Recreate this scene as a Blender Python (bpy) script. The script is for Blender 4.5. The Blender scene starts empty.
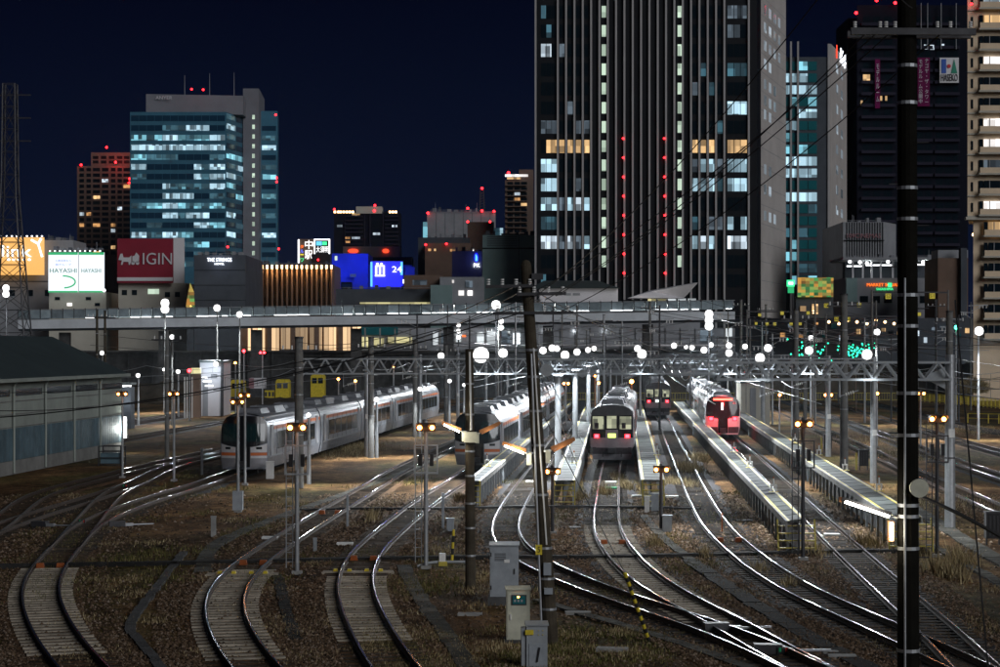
import bpy, math, random
import numpy as np
from mathutils import Vector, Matrix

# ------------------------------------------------------------------ camera, sky, city light, exposure
F, HY, CH = 2100.0, 350.0, 7.7          # focal length in px of a 1000 px wide frame, horizon row, eye height (m)
SC = bpy.context.scene
COL = SC.collection
cam_d = bpy.data.cameras.new("camera")
cam = bpy.data.objects.new("camera", cam_d)
COL.objects.link(cam)
cam.location = (0, 0, CH)
cam.rotation_euler = (math.radians(90), 0, 0)
cam_d.sensor_width = 36
cam_d.lens = 36 * F / 1000
cam_d.shift_y = 0.0165
cam_d.clip_start = 0.5
cam_d.clip_end = 6000
SC.camera = cam

world = bpy.data.worlds.new("World")
SC.world = world
world.use_nodes = True
wn, wl = world.node_tree.nodes, world.node_tree.links
wn.clear()
w_out = wn.new("ShaderNodeOutputWorld")
w_bg = wn.new("ShaderNodeBackground")
w_tc = wn.new("ShaderNodeTexCoord")
w_sep = wn.new("ShaderNodeSeparateXYZ")
w_rmp = wn.new("ShaderNodeValToRGB")
wl.new(w_tc.outputs["Generated"], w_sep.inputs[0])
wl.new(w_sep.outputs["Z"], w_rmp.inputs[0])
wl.new(w_rmp.outputs[0], w_bg.inputs[0])
wl.new(w_bg.outputs[0], w_out.inputs[0])
_e = w_rmp.color_ramp.elements
_e[0].position = 0.0; _e[0].color = (0.0034, 0.0064, 0.020, 1)
_e[1].position = 0.17; _e[1].color = (0.0007, 0.0015, 0.0072, 1)
w_bg.inputs[1].default_value = 1.0

sun_d = bpy.data.lights.new("city_glow", 'SUN')      # soft light of the lit streets behind the viewer
sun_d.energy = 0.95
sun_d.angle = math.radians(34)
sun_d.color = (0.96, 0.97, 1.0)
sun = bpy.data.objects.new("city_glow", sun_d)
COL.objects.link(sun)
sun.rotation_euler = (math.radians(67), 0, math.radians(38))

SC.view_settings.view_transform = 'Standard'
SC.view_settings.look = 'None'
SC.view_settings.exposure = 0.32
SC.view_settings.gamma = 1.0
SC.view_settings.use_curve_mapping = False
SC.cycles.use_denoising = True
SC.cycles.sample_clamp_indirect = 2.0
SC.cycles.max_bounces = 4
SC.cycles.diffuse_bounces = 2
SC.cycles.glossy_bounces = 2
SC.cycles.transmission_bounces = 2
SC.cycles.caustics_reflective = False
SC.cycles.caustics_refractive = False
SC.cycles.use_light_tree = True

# ------------------------------------------------------------------ helpers
def P(x, y, D):
    return Vector(((x - 500) * D / F, D, CH + (HY - y) * D / F))
def G(x, y, z=0.0):
    D = F * (CH - z) / (y - HY)
    return Vector(((x - 500) * D / F, D, z))
def XX(x, D): return (x - 500) * D / F
def ZZ(y, D): return CH + (HY - y) * D / F

MATS = {}
def grain(name, stops, rough=.9):
    """every loose stone or blade its own shade"""
    m = bpy.data.materials.new(name); m.use_nodes = True
    n, l = m.node_tree.nodes, m.node_tree.links
    b = n["Principled BSDF"]; b.inputs["Roughness"].default_value = rough; b.inputs["Specular IOR Level"].default_value = .05
    g = n.new("ShaderNodeNewGeometry"); r = n.new("ShaderNodeValToRGB"); e = r.color_ramp.elements
    e[0].position, e[0].color = stops[0][0], (*stops[0][1], 1); e[1].position, e[1].color = stops[-1][0], (*stops[-1][1], 1)
    for p, c in stops[1:-1]:
        k = e.new(p); k.color = (*c, 1)
    l.new(g.outputs["Random Per Island"], r.inputs[0]); l.new(r.outputs[0], b.inputs["Base Color"]); MATS[name] = m
def mat(name, col=(.5, .5, .5), rough=.6, metal=0., var=0.25, vs=1.5, bump=0., bs=20., emit=None, es=0., spec=.4, rnd=0., stain=None):
    if name in MATS: return MATS[name]
    m = bpy.data.materials.new(name); m.use_nodes = True
    n, l = m.node_tree.nodes, m.node_tree.links
    b = n["Principled BSDF"]
    b.inputs["Roughness"].default_value = rough
    b.inputs["Metallic"].default_value = metal
    b.inputs["Specular IOR Level"].default_value = min(spec, .06) if rough >= .7 else spec
    geo = n.new("ShaderNodeNewGeometry")
    if var > 0:
        no = n.new("ShaderNodeTexNoise"); no.inputs["Scale"].default_value = vs; no.inputs["Detail"].default_value = 5
        no.inputs["Roughness"].default_value = .65
        l.new(geo.outputs["Position"], no.inputs["Vector"])
        mx = n.new("ShaderNodeMix"); mx.data_type = 'RGBA'
        rp = n.new("ShaderNodeMapRange"); rp.inputs[1].default_value = .3; rp.inputs[2].default_value = .7
        l.new(no.outputs["Fac"], rp.inputs[0]); l.new(rp.outputs[0], mx.inputs[0])
        mx.inputs[6].default_value = (*[c * (1 - var) for c in col], 1)
        c2 = stain if stain else [min(1, c * (1 + var)) for c in col]
        mx.inputs[7].default_value = (*c2, 1)
        last = mx.outputs[2]
        if rnd > 0:
            oi = n.new("ShaderNodeObjectInfo")
            mr = n.new("ShaderNodeMapRange"); mr.inputs[3].default_value = 1 - rnd; mr.inputs[4].default_value = 1 + rnd
            l.new(oi.outputs["Random"], mr.inputs[0])
            mm = n.new("ShaderNodeMix"); mm.data_type = 'RGBA'; mm.blend_type = 'MULTIPLY'; mm.inputs[0].default_value = 1
            l.new(last, mm.inputs[6]); l.new(mr.outputs[0], mm.inputs[7]); last = mm.outputs[2]
        l.new(last, b.inputs["Base Color"])
    else:
        b.inputs["Base Color"].default_value = (*col, 1)
    if bump > 0:
        n2 = n.new("ShaderNodeTexNoise"); n2.inputs["Scale"].default_value = bs; n2.inputs["Detail"].default_value = 4
        l.new(geo.outputs["Position"], n2.inputs["Vector"])
        bp = n.new("ShaderNodeBump"); bp.inputs["Strength"].default_value = bump; bp.inputs["Distance"].default_value = .05
        l.new(n2.outputs["Fac"], bp.inputs["Height"]); l.new(bp.outputs[0], b.inputs["Normal"])
    if emit:
        b.inputs["Emission Color"].default_value = (*emit, 1)
        b.inputs["Emission Strength"].default_value = es
        m.cycles.emission_sampling = 'NONE'
    MATS[name] = m
    return m

def lit(name, col, es, lo=.25, vx=.9, vz=.6, rnd=.5, c2=None):
    """a lit window: pane with a bright room behind it, uneven (blinds, lamps, furniture)"""
    if name in MATS: return MATS[name]
    m = bpy.data.materials.new(name); m.use_nodes = True
    n, l = m.node_tree.nodes, m.node_tree.links
    b = n["Principled BSDF"]
    b.inputs["Base Color"].default_value = (.05, .06, .07, 1); b.inputs["Roughness"].default_value = .15
    geo = n.new("ShaderNodeNewGeometry")
    mp = n.new("ShaderNodeMapping"); mp.inputs["Scale"].default_value = (vx, vx * .3, vz)
    l.new(geo.outputs["Position"], mp.inputs[0])
    fl = n.new("ShaderNodeVectorMath"); fl.operation = 'FLOOR'; l.new(mp.outputs[0], fl.inputs[0])
    no = n.new("ShaderNodeTexWhiteNoise"); l.new(fl.outputs[0], no.inputs["Vector"])
    sp = n.new("ShaderNodeSeparateColor"); l.new(no.outputs["Color"], sp.inputs[0])
    oi = n.new("ShaderNodeObjectInfo")
    r1 = n.new("ShaderNodeMapRange"); r1.inputs[3].default_value = lo; r1.inputs[4].default_value = 1.25
    l.new(sp.outputs[0], r1.inputs[0])
    r2 = n.new("ShaderNodeMapRange"); r2.inputs[3].default_value = 1 - rnd; r2.inputs[4].default_value = 1 + rnd * .5
    l.new(oi.outputs["Random"], r2.inputs[0])
    m1 = n.new("ShaderNodeMath"); m1.operation = 'MULTIPLY'; l.new(r1.outputs[0], m1.inputs[0]); l.new(r2.outputs[0], m1.inputs[1])
    m2 = n.new("ShaderNodeMath"); m2.operation = 'MULTIPLY'; l.new(m1.outputs[0], m2.inputs[0]); m2.inputs[1].default_value = es
    if c2:
        mx = n.new("ShaderNodeMix"); mx.data_type = 'RGBA'
        l.new(sp.outputs[1], mx.inputs[0]); mx.inputs[6].default_value = (*col, 1); mx.inputs[7].default_value = (*c2, 1)
        l.new(mx.outputs[2], b.inputs["Emission Color"])
    else:
        b.inputs["Emission Color"].default_value = (*col, 1)
    l.new(m2.outputs[0], b.inputs["Emission Strength"])
    m.cycles.emission_sampling = 'NONE'
    MATS[name] = m
    return m

def glow(name, col, es):
    return mat(name, (.1, .1, .1), .5, 0, 0, emit=col, es=es)

class MB:
    def __init__(s): s.v, s.f = [], []
    def add(s, vs, fs):
        o = len(s.v); s.v += [tuple(p) for p in vs]; s.f += [tuple(i + o for i in q) for q in fs]; return s
    def box2(s, x0, x1, y0, y1, z0, z1):
        return s.add([(x0,y0,z0),(x1,y0,z0),(x1,y1,z0),(x0,y1,z0),(x0,y0,z1),(x1,y0,z1),(x1,y1,z1),(x0,y1,z1)],
                     [(3,2,1,0),(4,5,6,7),(0,1,5,4),(1,2,6,5),(2,3,7,6),(3,0,4,7)])
    def box(s, c, d): return s.box2(c[0]-d[0]/2, c[0]+d[0]/2, c[1]-d[1]/2, c[1]+d[1]/2, c[2]-d[2]/2, c[2]+d[2]/2)
    def cyl(s, p0, p1, r0, r1=None, n=10, cap=True):
        r1 = r0 if r1 is None else r1
        p0, p1 = Vector(p0), Vector(p1); d = (p1 - p0).normalized()
        a = d.orthogonal().normalized(); b = d.cross(a)
        vs = []
        for p, r in ((p0, r0), (p1, r1)):
            for i in range(n):
                t = 2 * math.pi * i / n; vs.append(p + a * (r * math.cos(t)) + b * (r * math.sin(t)))
        fs = [(i, (i+1) % n, n + (i+1) % n, n + i) for i in range(n)]
        if cap: fs += [tuple(range(n))[::-1], tuple(range(n, 2*n))]
        return s.add(vs, fs)
    def bar(s, p0, p1, w, h=None):
        """square bar between two points"""
        h = h or w
        p0, p1 = Vector(p0), Vector(p1); d = (p1 - p0).normalized()
        up = Vector((0,0,1)) if abs(d.z) < .95 else Vector((0,1,0))
        a = d.cross(up).normalized() * (w/2); b = a.cross(d).normalized() * (h/2)
        vs = [p0-a-b, p0+a-b, p0+a+b, p0-a+b, p1-a-b, p1+a-b, p1+a+b, p1-a+b]
        return s.add(vs, [(3,2,1,0),(4,5,6,7),(0,1,5,4),(1,2,6,5),(2,3,7,6),(3,0,4,7)])
    def tube(s, pts, r, n=6):
        pts = [Vector(p) for p in pts]; vs = []
        for i, p in enumerate(pts):
            d = (pts[min(i+1, len(pts)-1)] - pts[max(i-1, 0)]).normalized()
            up = Vector((0,0,1)) if abs(d.z) < .95 else Vector((0,1,0))
            a = d.cross(up).normalized(); b = a.cross(d)
            for k in range(n):
                t = 2*math.pi*k/n; vs.append(p + a*(r*math.cos(t)) + b*(r*math.sin(t)))
        fs = [(i*n+k, i*n+(k+1) % n, (i+1)*n+(k+1) % n, (i+1)*n+k) for i in range(len(pts)-1) for k in range(n)]
        fs += [tuple(range(n))[::-1], tuple(range((len(pts)-1)*n, len(pts)*n))]
        return s.add(vs, fs)
    def ball(s, c, r, n=10, m=6, sz=1.):
        vs, fs = [], []
        for j in range(m+1):
            ph = math.pi*j/m
            for i in range(n):
                t = 2*math.pi*i/n
                vs.append((c[0]+r*math.sin(ph)*math.cos(t), c[1]+r*math.sin(ph)*math.sin(t), c[2]+sz*r*math.cos(ph)))
        for j in range(m):
            for i in range(n): fs.append((j*n+i, (j+1)*n+i, (j+1)*n+(i+1) % n, j*n+(i+1) % n))
        return s.add(vs, fs)
    def prism(s, poly, z0, z1):
        n = len(poly)
        vs = [(p[0], p[1], z0) for p in poly] + [(p[0], p[1], z1) for p in poly]
        return s.add(vs, [tuple(range(n))[::-1], tuple(range(n, 2*n))] + [(i, (i+1) % n, n+(i+1) % n, n+i) for i in range(n)])
    def xz(s, poly, y0, y1):
        """polygon in x,z extruded along y"""
        n = len(poly)
        vs = [(p[0], y0, p[1]) for p in poly] + [(p[0], y1, p[1]) for p in poly]
        return s.add(vs, [tuple(range(n)), tuple(range(n, 2*n))[::-1]] + [(i, n+i, n+(i+1) % n, (i+1) % n) for i in range(n)])
    def mesh(s, name, m, smooth=False):
        me = bpy.data.meshes.new(name); me.from_pydata(s.v, [], s.f)
        if m: me.materials.append(MATS[m] if isinstance(m, str) else m)
        if smooth: me.shade_smooth()
        return me
    def obj(s, name, m, parent=None, loc=(0,0,0), rz=0, smooth=False):
        return put(name, s.mesh(name, m, smooth), parent, loc, rz)

def put(name, me, parent=None, loc=(0,0,0), rz=0):
    o = bpy.data.objects.new(name, me); COL.objects.link(o)
    o.location = loc; o.rotation_euler = (0, 0, rz)
    if parent: o.parent = parent
    return o
def tag(o, label, cat, group=None, kind=None):
    o["label"] = label; o["category"] = cat
    if group: o["group"] = group
    if kind: o["kind"] = kind
    return o
def thing(name, label, cat, loc=(0,0,0), rz=0, group=None):
    o = bpy.data.objects.new(name, None); COL.objects.link(o)
    o.empty_display_size = .2
    o.location = loc; o.rotation_euler = (0, 0, rz)
    return tag(o, label, cat, group)
def struct(o): o["kind"] = "structure"; return o
def stuff(o): o["kind"] = "stuff"; return o
CACHE = {}
def cbox(name, dx, dy, dz, m, parent, loc, rz=0):
    """box part sharing mesh data with its like; origin at the middle of its bottom face"""
    k = (name, round(dx, 3), round(dy, 3), round(dz, 3), m)
    if k not in CACHE: CACHE[k] = MB().box2(-dx/2, dx/2, -dy/2, dy/2, 0, dz).mesh(name, m)
    return put(name, CACHE[k], parent, loc, rz)
def lamp(parent, loc, power, col=(1, .98, .95), r=.12, name="bulb"):
    d = bpy.data.lights.new(name, 'POINT'); d.energy = power; d.color = col; d.shadow_soft_size = r
    o = bpy.data.objects.new(name, d); COL.objects.link(o); o.location = loc; o.parent = parent
    return o
TEXTS = []
def text(body, m, parent, loc, width, height, name="lettering", rz=0, vertical=False, ext=.05):
    c = bpy.data.curves.new(name, 'FONT'); c.body = body; c.extrude = ext
    c.align_x = 'CENTER'; c.align_y = 'CENTER'; c.resolution_u = 3
    c.materials.append(MATS[m])
    o = bpy.data.objects.new(name, c); COL.objects.link(o); o.parent = parent
    o.location = loc; o.rotation_euler = (math.radians(90), 0, rz)
    TEXTS.append((o, width, height))
    return o
ORD = ["first", "second", "third", "fourth", "fifth", "sixth", "seventh", "eighth", "ninth", "tenth", "eleventh", "twelfth",
       "thirteenth", "fourteenth", "fifteenth", "sixteenth"]
R = random.Random(7)
TH = math.atan(145 / F)                 # heading of the yard tracks, to the right of the view axis
UD = Vector((math.sin(TH), math.cos(TH), 0)); UR = Vector((math.cos(TH), -math.sin(TH), 0))

# ------------------------------------------------------------------ materials
mat("rail_side", (.07, .05, .04), .7, .3, .4, 6)
mat("rail_head", (.34, .32, .40), .17, 1., .2, 3)
mat("sleeper_concrete", (.34, .30, .24), .85, 0, .35, 2.5, rnd=.25, bump=.3)
mat("sleeper_wood", (.055, .042, .03), .9, 0, .4, 3, rnd=.4)
mat("concrete", (.26, .26, .25), .8, 0, .3, 1.2, bump=.2)
mat("concrete_dark", (.075, .075, .075), .9, 0, .4, 1.0, bump=.3, spec=.15)
mat("pole_concrete", (.16, .16, .155), .8, 0, .25, 2.0, bump=.2, bs=30)
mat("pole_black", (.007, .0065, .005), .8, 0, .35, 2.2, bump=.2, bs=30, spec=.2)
mat("pole_dark", (.060, .050, .036), .75, 0, .35, 2.2, bump=.2, bs=30)
mat("galv", (.40, .42, .44), .45, .6, .2, 3)
mat("galv_paint", (.30, .325, .345), .55, .1, .15, 3)
mat("steel_dark", (.06, .06, .065), .5, .5, .3, 3)
mat("black", (.012, .012, .014), .5, 0, 0)
mat("rubber", (.015, .015, .016), .6, 0, 0)
mat("wire", (.10, .10, .10), .45, .6, 0)
mat("yellow", (.62, .48, .03), .55, 0, .25, 4)
mat("yellow_old", (.40, .33, .05), .6, 0, .35, 4)
mat("white_paint", (.72, .72, .70), .5, 0, .12, 3)
mat("cabinet_grey", (.30, .33, .36), .5, .1, .15, 3, bump=.05)
mat("cabinet_cream", (.50, .50, .40), .5, 0, .15, 3)
mat("orange_paint", (.34, .14, .05), .5, 0, .15, 3)
mat("rust", (.32, .09, .03), .8, 0, .3, 6)
mat("dirt_path", (.075, .072, .062), .95, 0, .55, 2.2, bump=.6, rnd=.35, spec=.1)
mat("asphalt_dark", (.026, .025, .024), .95, 0, .5, 2.0, bump=.5, spec=.08, rnd=.3)
grain("ballast", [(0., (.03, .022, .016)), (.5, (.12, .078, .048)), (.85, (.21, .14, .09)), (1., (.34, .27, .21))])
grain("dry_grass", [(0., (.12, .09, .045)), (.5, (.30, .23, .12)), (1., (.55, .46, .27))])
grain("green_grass", [(0., (.04, .045, .012)), (.6, (.13, .125, .04)), (1., (.28, .24, .10))])
glow("flood_lens", (1., .99, .97), 2.6)
glow("tube_lens", (1., .93, .80), 22)
glow("amber_signal", (1., .30, .05), 30)
glow("red_signal", (1., .015, .02), 26)
glow("red_dot", (1., .01, .015), 9)
glow("green_signal", (.03, 1., .45), 18)
glow("purple_signal", (.55, .3, 1.), 12)
# ------------------------------------------------------------------ ground
def ground_material():
    m = bpy.data.materials.new("yard_ground"); m.use_nodes = True
    n, l = m.node_tree.nodes, m.node_tree.links
    b = n["Principled BSDF"]; b.inputs["Roughness"].default_value = .92; b.inputs["Specular IOR Level"].default_value = .03
    geo = n.new("ShaderNodeNewGeometry")
    def noise(s, d=6, r=.6, sy=1.):
        mp = n.new("ShaderNodeMapping"); mp.inputs["Scale"].default_value = (1, sy, 1); l.new(geo.outputs["Position"], mp.inputs[0])
        t = n.new("ShaderNodeTexNoise"); t.inputs["Scale"].default_value = s; t.inputs["Detail"].default_value = d; t.inputs["Roughness"].default_value = r
        l.new(mp.outputs[0], t.inputs["Vector"]); return t.outputs["Fac"]
    def ramp(f, stops):
        r = n.new("ShaderNodeValToRGB"); e = r.color_ramp.elements
        e[0].position, e[0].color = stops[0][0], (*stops[0][1], 1); e[1].position, e[1].color = stops[-1][0], (*stops[-1][1], 1)
        for p, c in stops[1:-1]:
            k = e.new(p); k.color = (*c, 1)
        l.new(f, r.inputs[0]); return r.outputs[0]
    def mix(f, a, c, t='MIX'):
        x = n.new("ShaderNodeMix"); x.data_type = 'RGBA'; x.blend_type = t
        if isinstance(f, float): x.inputs[0].default_value = f
        else: l.new(f, x.inputs[0])
        l.new(a, x.inputs[6]); l.new(c, x.inputs[7]); return x.outputs[2]
    soil = ramp(noise(.35, 8, .7, .5), [(.30, (.026, .018, .011)), (.5, (.150, .090, .046)), (.70, (.30, .19, .095))])
    grs = ramp(noise(2.2, 6, .7), [(.35, (.030, .027, .010)), (.65, (.18, .155, .065))])
    gmask = ramp(noise(.11, 5, .6, .45), [(.47, (0, 0, 0)), (.6, (1, 1, 1))])
    c1 = mix(gmask, soil, grs)
    oil = ramp(noise(.16, 4, .6, .4), [(.36, (.22, .21, .2)), (.56, (1., 1., 1.))])
    c1 = mix(.85, c1, oil, 'MULTIPLY')
    mot = ramp(noise(1.7, 5, .75, .7), [(.34, (.45, .42, .40)), (.66, (1.45, 1.4, 1.3))])
    c1 = mix(.9, c1, mot, 'MULTIPLY')
    grit = ramp(noise(14, 3, .8), [(.3, (.30, .30, .30)), (.7, (1.75, 1.65, 1.55))])
    l.new(mix(.9, c1, grit, 'MULTIPLY'), b.inputs["Base Color"])
    bp = n.new("ShaderNodeBump"); bp.inputs["Strength"].default_value = .8; bp.inputs["Distance"].default_value = .08
    l.new(noise(9, 5, .75), bp.inputs["Height"]); l.new(bp.outputs[0], b.inputs["Normal"])
    MATS["yard_ground"] = m
ground_material()
mb = MB()
gx = [-3000, -400, -120] + list(range(-60, 64, 3)) + [120, 400, 3000]
gy = [-400, 0, 30] + list(range(40, 130, 3)) + [160, 220, 300, 420, 700, 1500, 5000]
rr = random.Random(3)
vs = []
for yy in gy:
    for xx in gx:
        near = 45 < yy < 128 and -55 < xx < 60
        vs.append((xx, yy, rr.uniform(-.06, -.005) if near else -.02))
nx = len(gx)
mb.add(vs, [(j*nx+i, j*nx+i+1, (j+1)*nx+i+1, (j+1)*nx+i) for j in range(len(gy)-1) for i in range(nx-1)])
g_o = struct(mb.obj("ground", "yard_ground", smooth=True))

# ------------------------------------------------------------------ tracks
RAILZ = .19
def smooth_path(pts, step=.8, it=25):
    pts = [Vector((p[0], p[1], 0)) for p in pts]
    out = []
    n = len(pts)
    for i in range(n-1):                         # Catmull-Rom (centripetal-like by chord length)
        p0, p1, p2, p3 = pts[max(i-1, 0)], pts[i], pts[i+1], pts[min(i+2, n-1)]
        L = (p2 - p1).length; k = max(2, int(L / step))
        d0, d1 = max((p1-p0).length, 1e-3), max((p3-p2).length, 1e-3)
        m1 = ((p2-p1)/L + (p1-p0)/d0) * .5 * L if i > 0 else (p2-p1)
        m2 = ((p2-p1)/L + (p3-p2)/d1) * .5 * L if i < n-2 else (p2-p1)
        for j in range(k):
            t = j / k; t2, t3 = t*t, t*t*t
            out.append(p1*(2*t3-3*t2+1) + m1*(t3-2*t2+t) + p2*(3*t2-2*t3) + m2*(t3-t2))
    out.append(pts[-1])
    for _ in range(it):
        q = out[:]
        for i in range(1, len(out)-1): q[i] = out[i]*.5 + (out[i-1]+out[i+1])*.25
        out = q
    # resample evenly
    res = [out[0]]; acc = 0
    for a, b in zip(out, out[1:]):
        L = (b-a).length
        while acc + L >= step:
            t = (step - acc) / L; a = a.lerp(b, t); res.append(a); L = (b-a).length; acc = 0
        acc += L
    res.append(out[-1])
    return res
def normals(pts):
    out = []
    for i in range(len(pts)):
        d = (pts[min(i+1, len(pts)-1)] - pts[max(i-1, 0)]).normalized()
        out.append(Vector((d.y, -d.x, 0)))
    return out
RAILP = [(a_, b_-.11) for a_, b_ in [(-.062, .15), (.062, .15), (.062, .165), (.016, .18), (.016, .255), (.034, .27), (.034, .296), (-.034, .296), (-.034, .27), (-.016, .255), (-.016, .18), (-.062, .165)]]
def rail_mesh(pts, off, parent):
    ns = normals(pts); mb = MB(); vs = []
    for p, nn in zip(pts, ns):
        for u, z in RAILP: vs.append((p.x + nn.x*(off+u), p.y + nn.y*(off+u), z))
    k = len(RAILP)
    mb.add(vs, [(i*k+j, i*k+(j+1) % k, (i+1)*k+(j+1) % k, (i+1)*k+j) for i in range(len(pts)-1) for j in range(k)])
    r = mb.obj("rail", "rail_side", parent)
    h = MB(); vs = []
    for p, nn in zip(pts, ns):
        for u, z in ((-.022, .1862), (-.022, .190), (.022, .190), (.022, .1862)): vs.append((p.x + nn.x*(off+u), p.y + nn.y*(off+u), z))
    h.add(vs, [(i*4+j, i*4+j+1, (i+1)*4+j+1, (i+1)*4+j) for i in range(len(pts)-1) for j in range(3)])
    h.obj("rail_head", "rail_head", r)
    return r
TRACKS = {}
mat("yellow_edge", (.40, .31, .03), .6, 0, .45, 3)
mat("bed_dark", (.045, .043, .045), .9, 0, .6, 4, bump=1., bs=14); mat("bed_rusty", (.12, .070, .038), .9, 0, .6, 3, bump=1., bs=14)
def track_bed(pts, parent, m, w=1.55):
    ns = normals(pts); vs = []
    rb = random.Random(len(pts))
    for p, nn in zip(pts, ns):
        for k, z in ((-1.35, -.07), (-.95, .012), (.95, .012), (1.35, -.07)):
            u = k*(w/1.35) + (rb.uniform(-.14, .14) if abs(k) > 1 else 0); vs.append((p.x+nn.x*u, p.y+nn.y*u, z + rb.uniform(-.012, .006)))
    MB().add(vs, [(i*4+j, i*4+j+1, (i+1)*4+j+1, (i+1)*4+j) for i in range(len(pts)-1) for j in range(3)]).obj("track_bed", m, parent, smooth=True)
def track(key, px, label, world_pts=(), conc=(0, 0), near=96, cut=None, start=0):
    pts = [G(x, y, RAILZ) for x, y in px] + [Vector(w) for w in world_pts]
    pts = smooth_path(pts)
    if pts[0].y > pts[-1].y: pts = pts[::-1]
    TRACKS[key] = pts
    t = thing("railway_track", label, "railway track", (0, 0, 0), group="tracks of the rail yard")
    thin = [p for i, p in enumerate(pts) if p.y < 140 or i % 6 == 0 or i == len(pts)-1]
    rail_mesh(thin, -.566, t); rail_mesh(thin, .566, t)
    track_bed(thin, t, "bed_rusty" if key in ("T1", "T2", "T3", "R1", "R3", "T0a") else "bed_dark", 1.5 + .25*(key in ("T4", "T5", "T6")))
    far = MB(); acc = 0; ns = normals(pts)
    step = .62; s = 0
    for i in range(len(pts)-1):
        a, b = pts[i], pts[i+1]; L = (b-a).length
        while s < L:
            p = a.lerp(b, s/L); nn = ns[i]; ang = math.atan2(nn.y, nn.x)
            if p.y > 200: s += step; continue
            if p.y < near:
                c = conc[0] < p.y < conc[1]
                k = "c" if c else "w"
                if ("slp", k) not in CACHE:
                    CACHE[("slp", k)] = (MB().box2(-1.0, 1.0, -.115, .115, -.12, .045) if c else MB().box2(-1.05, 1.05, -.1, .1, -.12, .035)).mesh("sleeper", "sleeper_concrete" if c else "sleeper_wood")
                if p.y > 46: put("sleeper", CACHE[("slp", k)], t, (p.x, p.y, R.uniform(-.012, .0) if not c else 0), ang + R.uniform(-.02, .02))
            else:
                e = nn * 1.0; w = Vector((-nn.y, nn.x, 0)) * .1
                q = [p-e-w, p+e-w, p+e+w, p-e+w]
                far.add([(v.x, v.y, -.02) for v in q] + [(v.x, v.y, .03) for v in q], [(4,5,6,7), (0,1,5,4), (1,2,6,5), (2,3,7,6), (3,0,4,7)])
            s += step
        s -= L
    if far.v: stuff(far.obj("distant_sleepers", "sleeper_wood", t))
    return t
def along(px, Ds, x=None):
    """points on the straight through ground pixel px with the yard heading"""
    p = G(px[0], px[1], RAILZ)
    return [p + UD * ((D - p.y) / UD.y) for D in Ds]

track("L4", [], "far left siding beside the corrugated warehouse wall", along((100, 424), (130, 190, 330)))
track("L3", [], "siding second from the warehouse, with a faint rail glint", along((170, 417.5), (140, 200, 330)))
track("L2", [], "siding with bright rails just left of the empty space by the grey left train", along((170, 430), (120, 200, 330)))
track("T0a", [(-60, 560), (0, 522), (19, 506), (36, 495), (56, 488), (85, 480.5)], "dim track curving out at the left edge of the photo", along((110, 474), (130, 160)), conc=(0, 0))
track("T0b", [(-60, 548), (0, 526), (40, 512), (79, 501), (107, 492), (137, 482)], "dim crossover track joining at the left below the warehouse", [], conc=(0, 0))
track("T1", [(108, 692), (83, 666), (59, 638), (45, 612), (39, 588), (47, 567), (64, 547), (86, 522), (102, 503), (116, 491), (137, 482)],
      "leftmost foreground track bending left around a tight curve", along((179, 463.5), (137, 150, 200, 330)), conc=(53, 74))
track("T1b", [(64, 547), (88, 523.5), (120, 509), (164, 494), (208, 481)], "diverging track leading under the grey left train", along((238, 470), (129, 150, 200, 330)))
track("T2", [(290, 700), (255, 666), (240.5, 647), (228.5, 627), (223, 606), (226, 590), (241, 570), (255.5, 558), (314, 520), (358, 494)],
      "second foreground track from the left with pale ladder sleepers", along((395, 471), (134, 160, 200, 330)), conc=(52, 73.5))
track("T3", [(415, 690), (394.5, 666), (369.5, 625), (357.5, 598), (354.7, 579), (363.5, 555), (394.5, 525), (432, 496)],
      "third foreground track running under the grey train beside the narrow platform", along((474, 470), (131, 160, 200, 330)), conc=(55.5, 71))
track("T4", [(855, 690), (807, 667), (773, 650), (738, 634), (701, 621), (657, 608), (612, 593.5), (574, 579), (540, 564), (522, 553), (510, 542), (505.5, 531), (506, 520), (517, 498), (539.5, 465), (554, 443)],
      "curved track sweeping from the empty platform bay to the lower right", [G(579, 408, RAILZ)] + [Vector((13, 330, 0))], conc=(0, 0))
track("T5", [(855, 690), (811, 667), (779, 652), (736, 625), (676, 596), (643, 574), (621, 552), (608.5, 531), (606.5, 514), (608, 494)],
      "curved track leading under the train with lit cab windows", [G(612, 461, RAILZ), Vector((11.8, 200, 0)), Vector((20, 330, 0))], conc=(59, 92))
track("T6", [(1010, 684), (960, 661), (920, 642), (864, 617), (810, 594), (759, 563), (737, 545), (718, 527), (704.5, 506), (690, 477.5), (672.5, 440)],
      "track curving right from the distant dark train", [G(660.7, 416, RAILZ), Vector((21.5, 330, 0))])
track("T7", [(1002, 690), (976, 665), (944.5, 634), (915, 608), (860, 559), (821.5, 523), (797, 500), (747.5, 453)],
      "straight track under the red-lit train, passing the dark pole", [G(734, 442, RAILZ)] + along((723, 432), (190, 240, 330)))
track("R1", [(1140, 570)], "nearest of the main tracks at the right edge", along((919, 472), (110, 150, 200, 330)))
track("R2", [(1140, 520)], "second main track from the platforms at the right", along((1000, 475.5), (130, 200, 330)))
track("R3", [(1140, 484)], "third main track from the platforms at the right", along((1000, 451), (160, 200, 330)))
track("R4", [(1140, 452)], "farthest main track at the right by the yellow fence", along((1000, 432), (200, 260, 330)))

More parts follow.
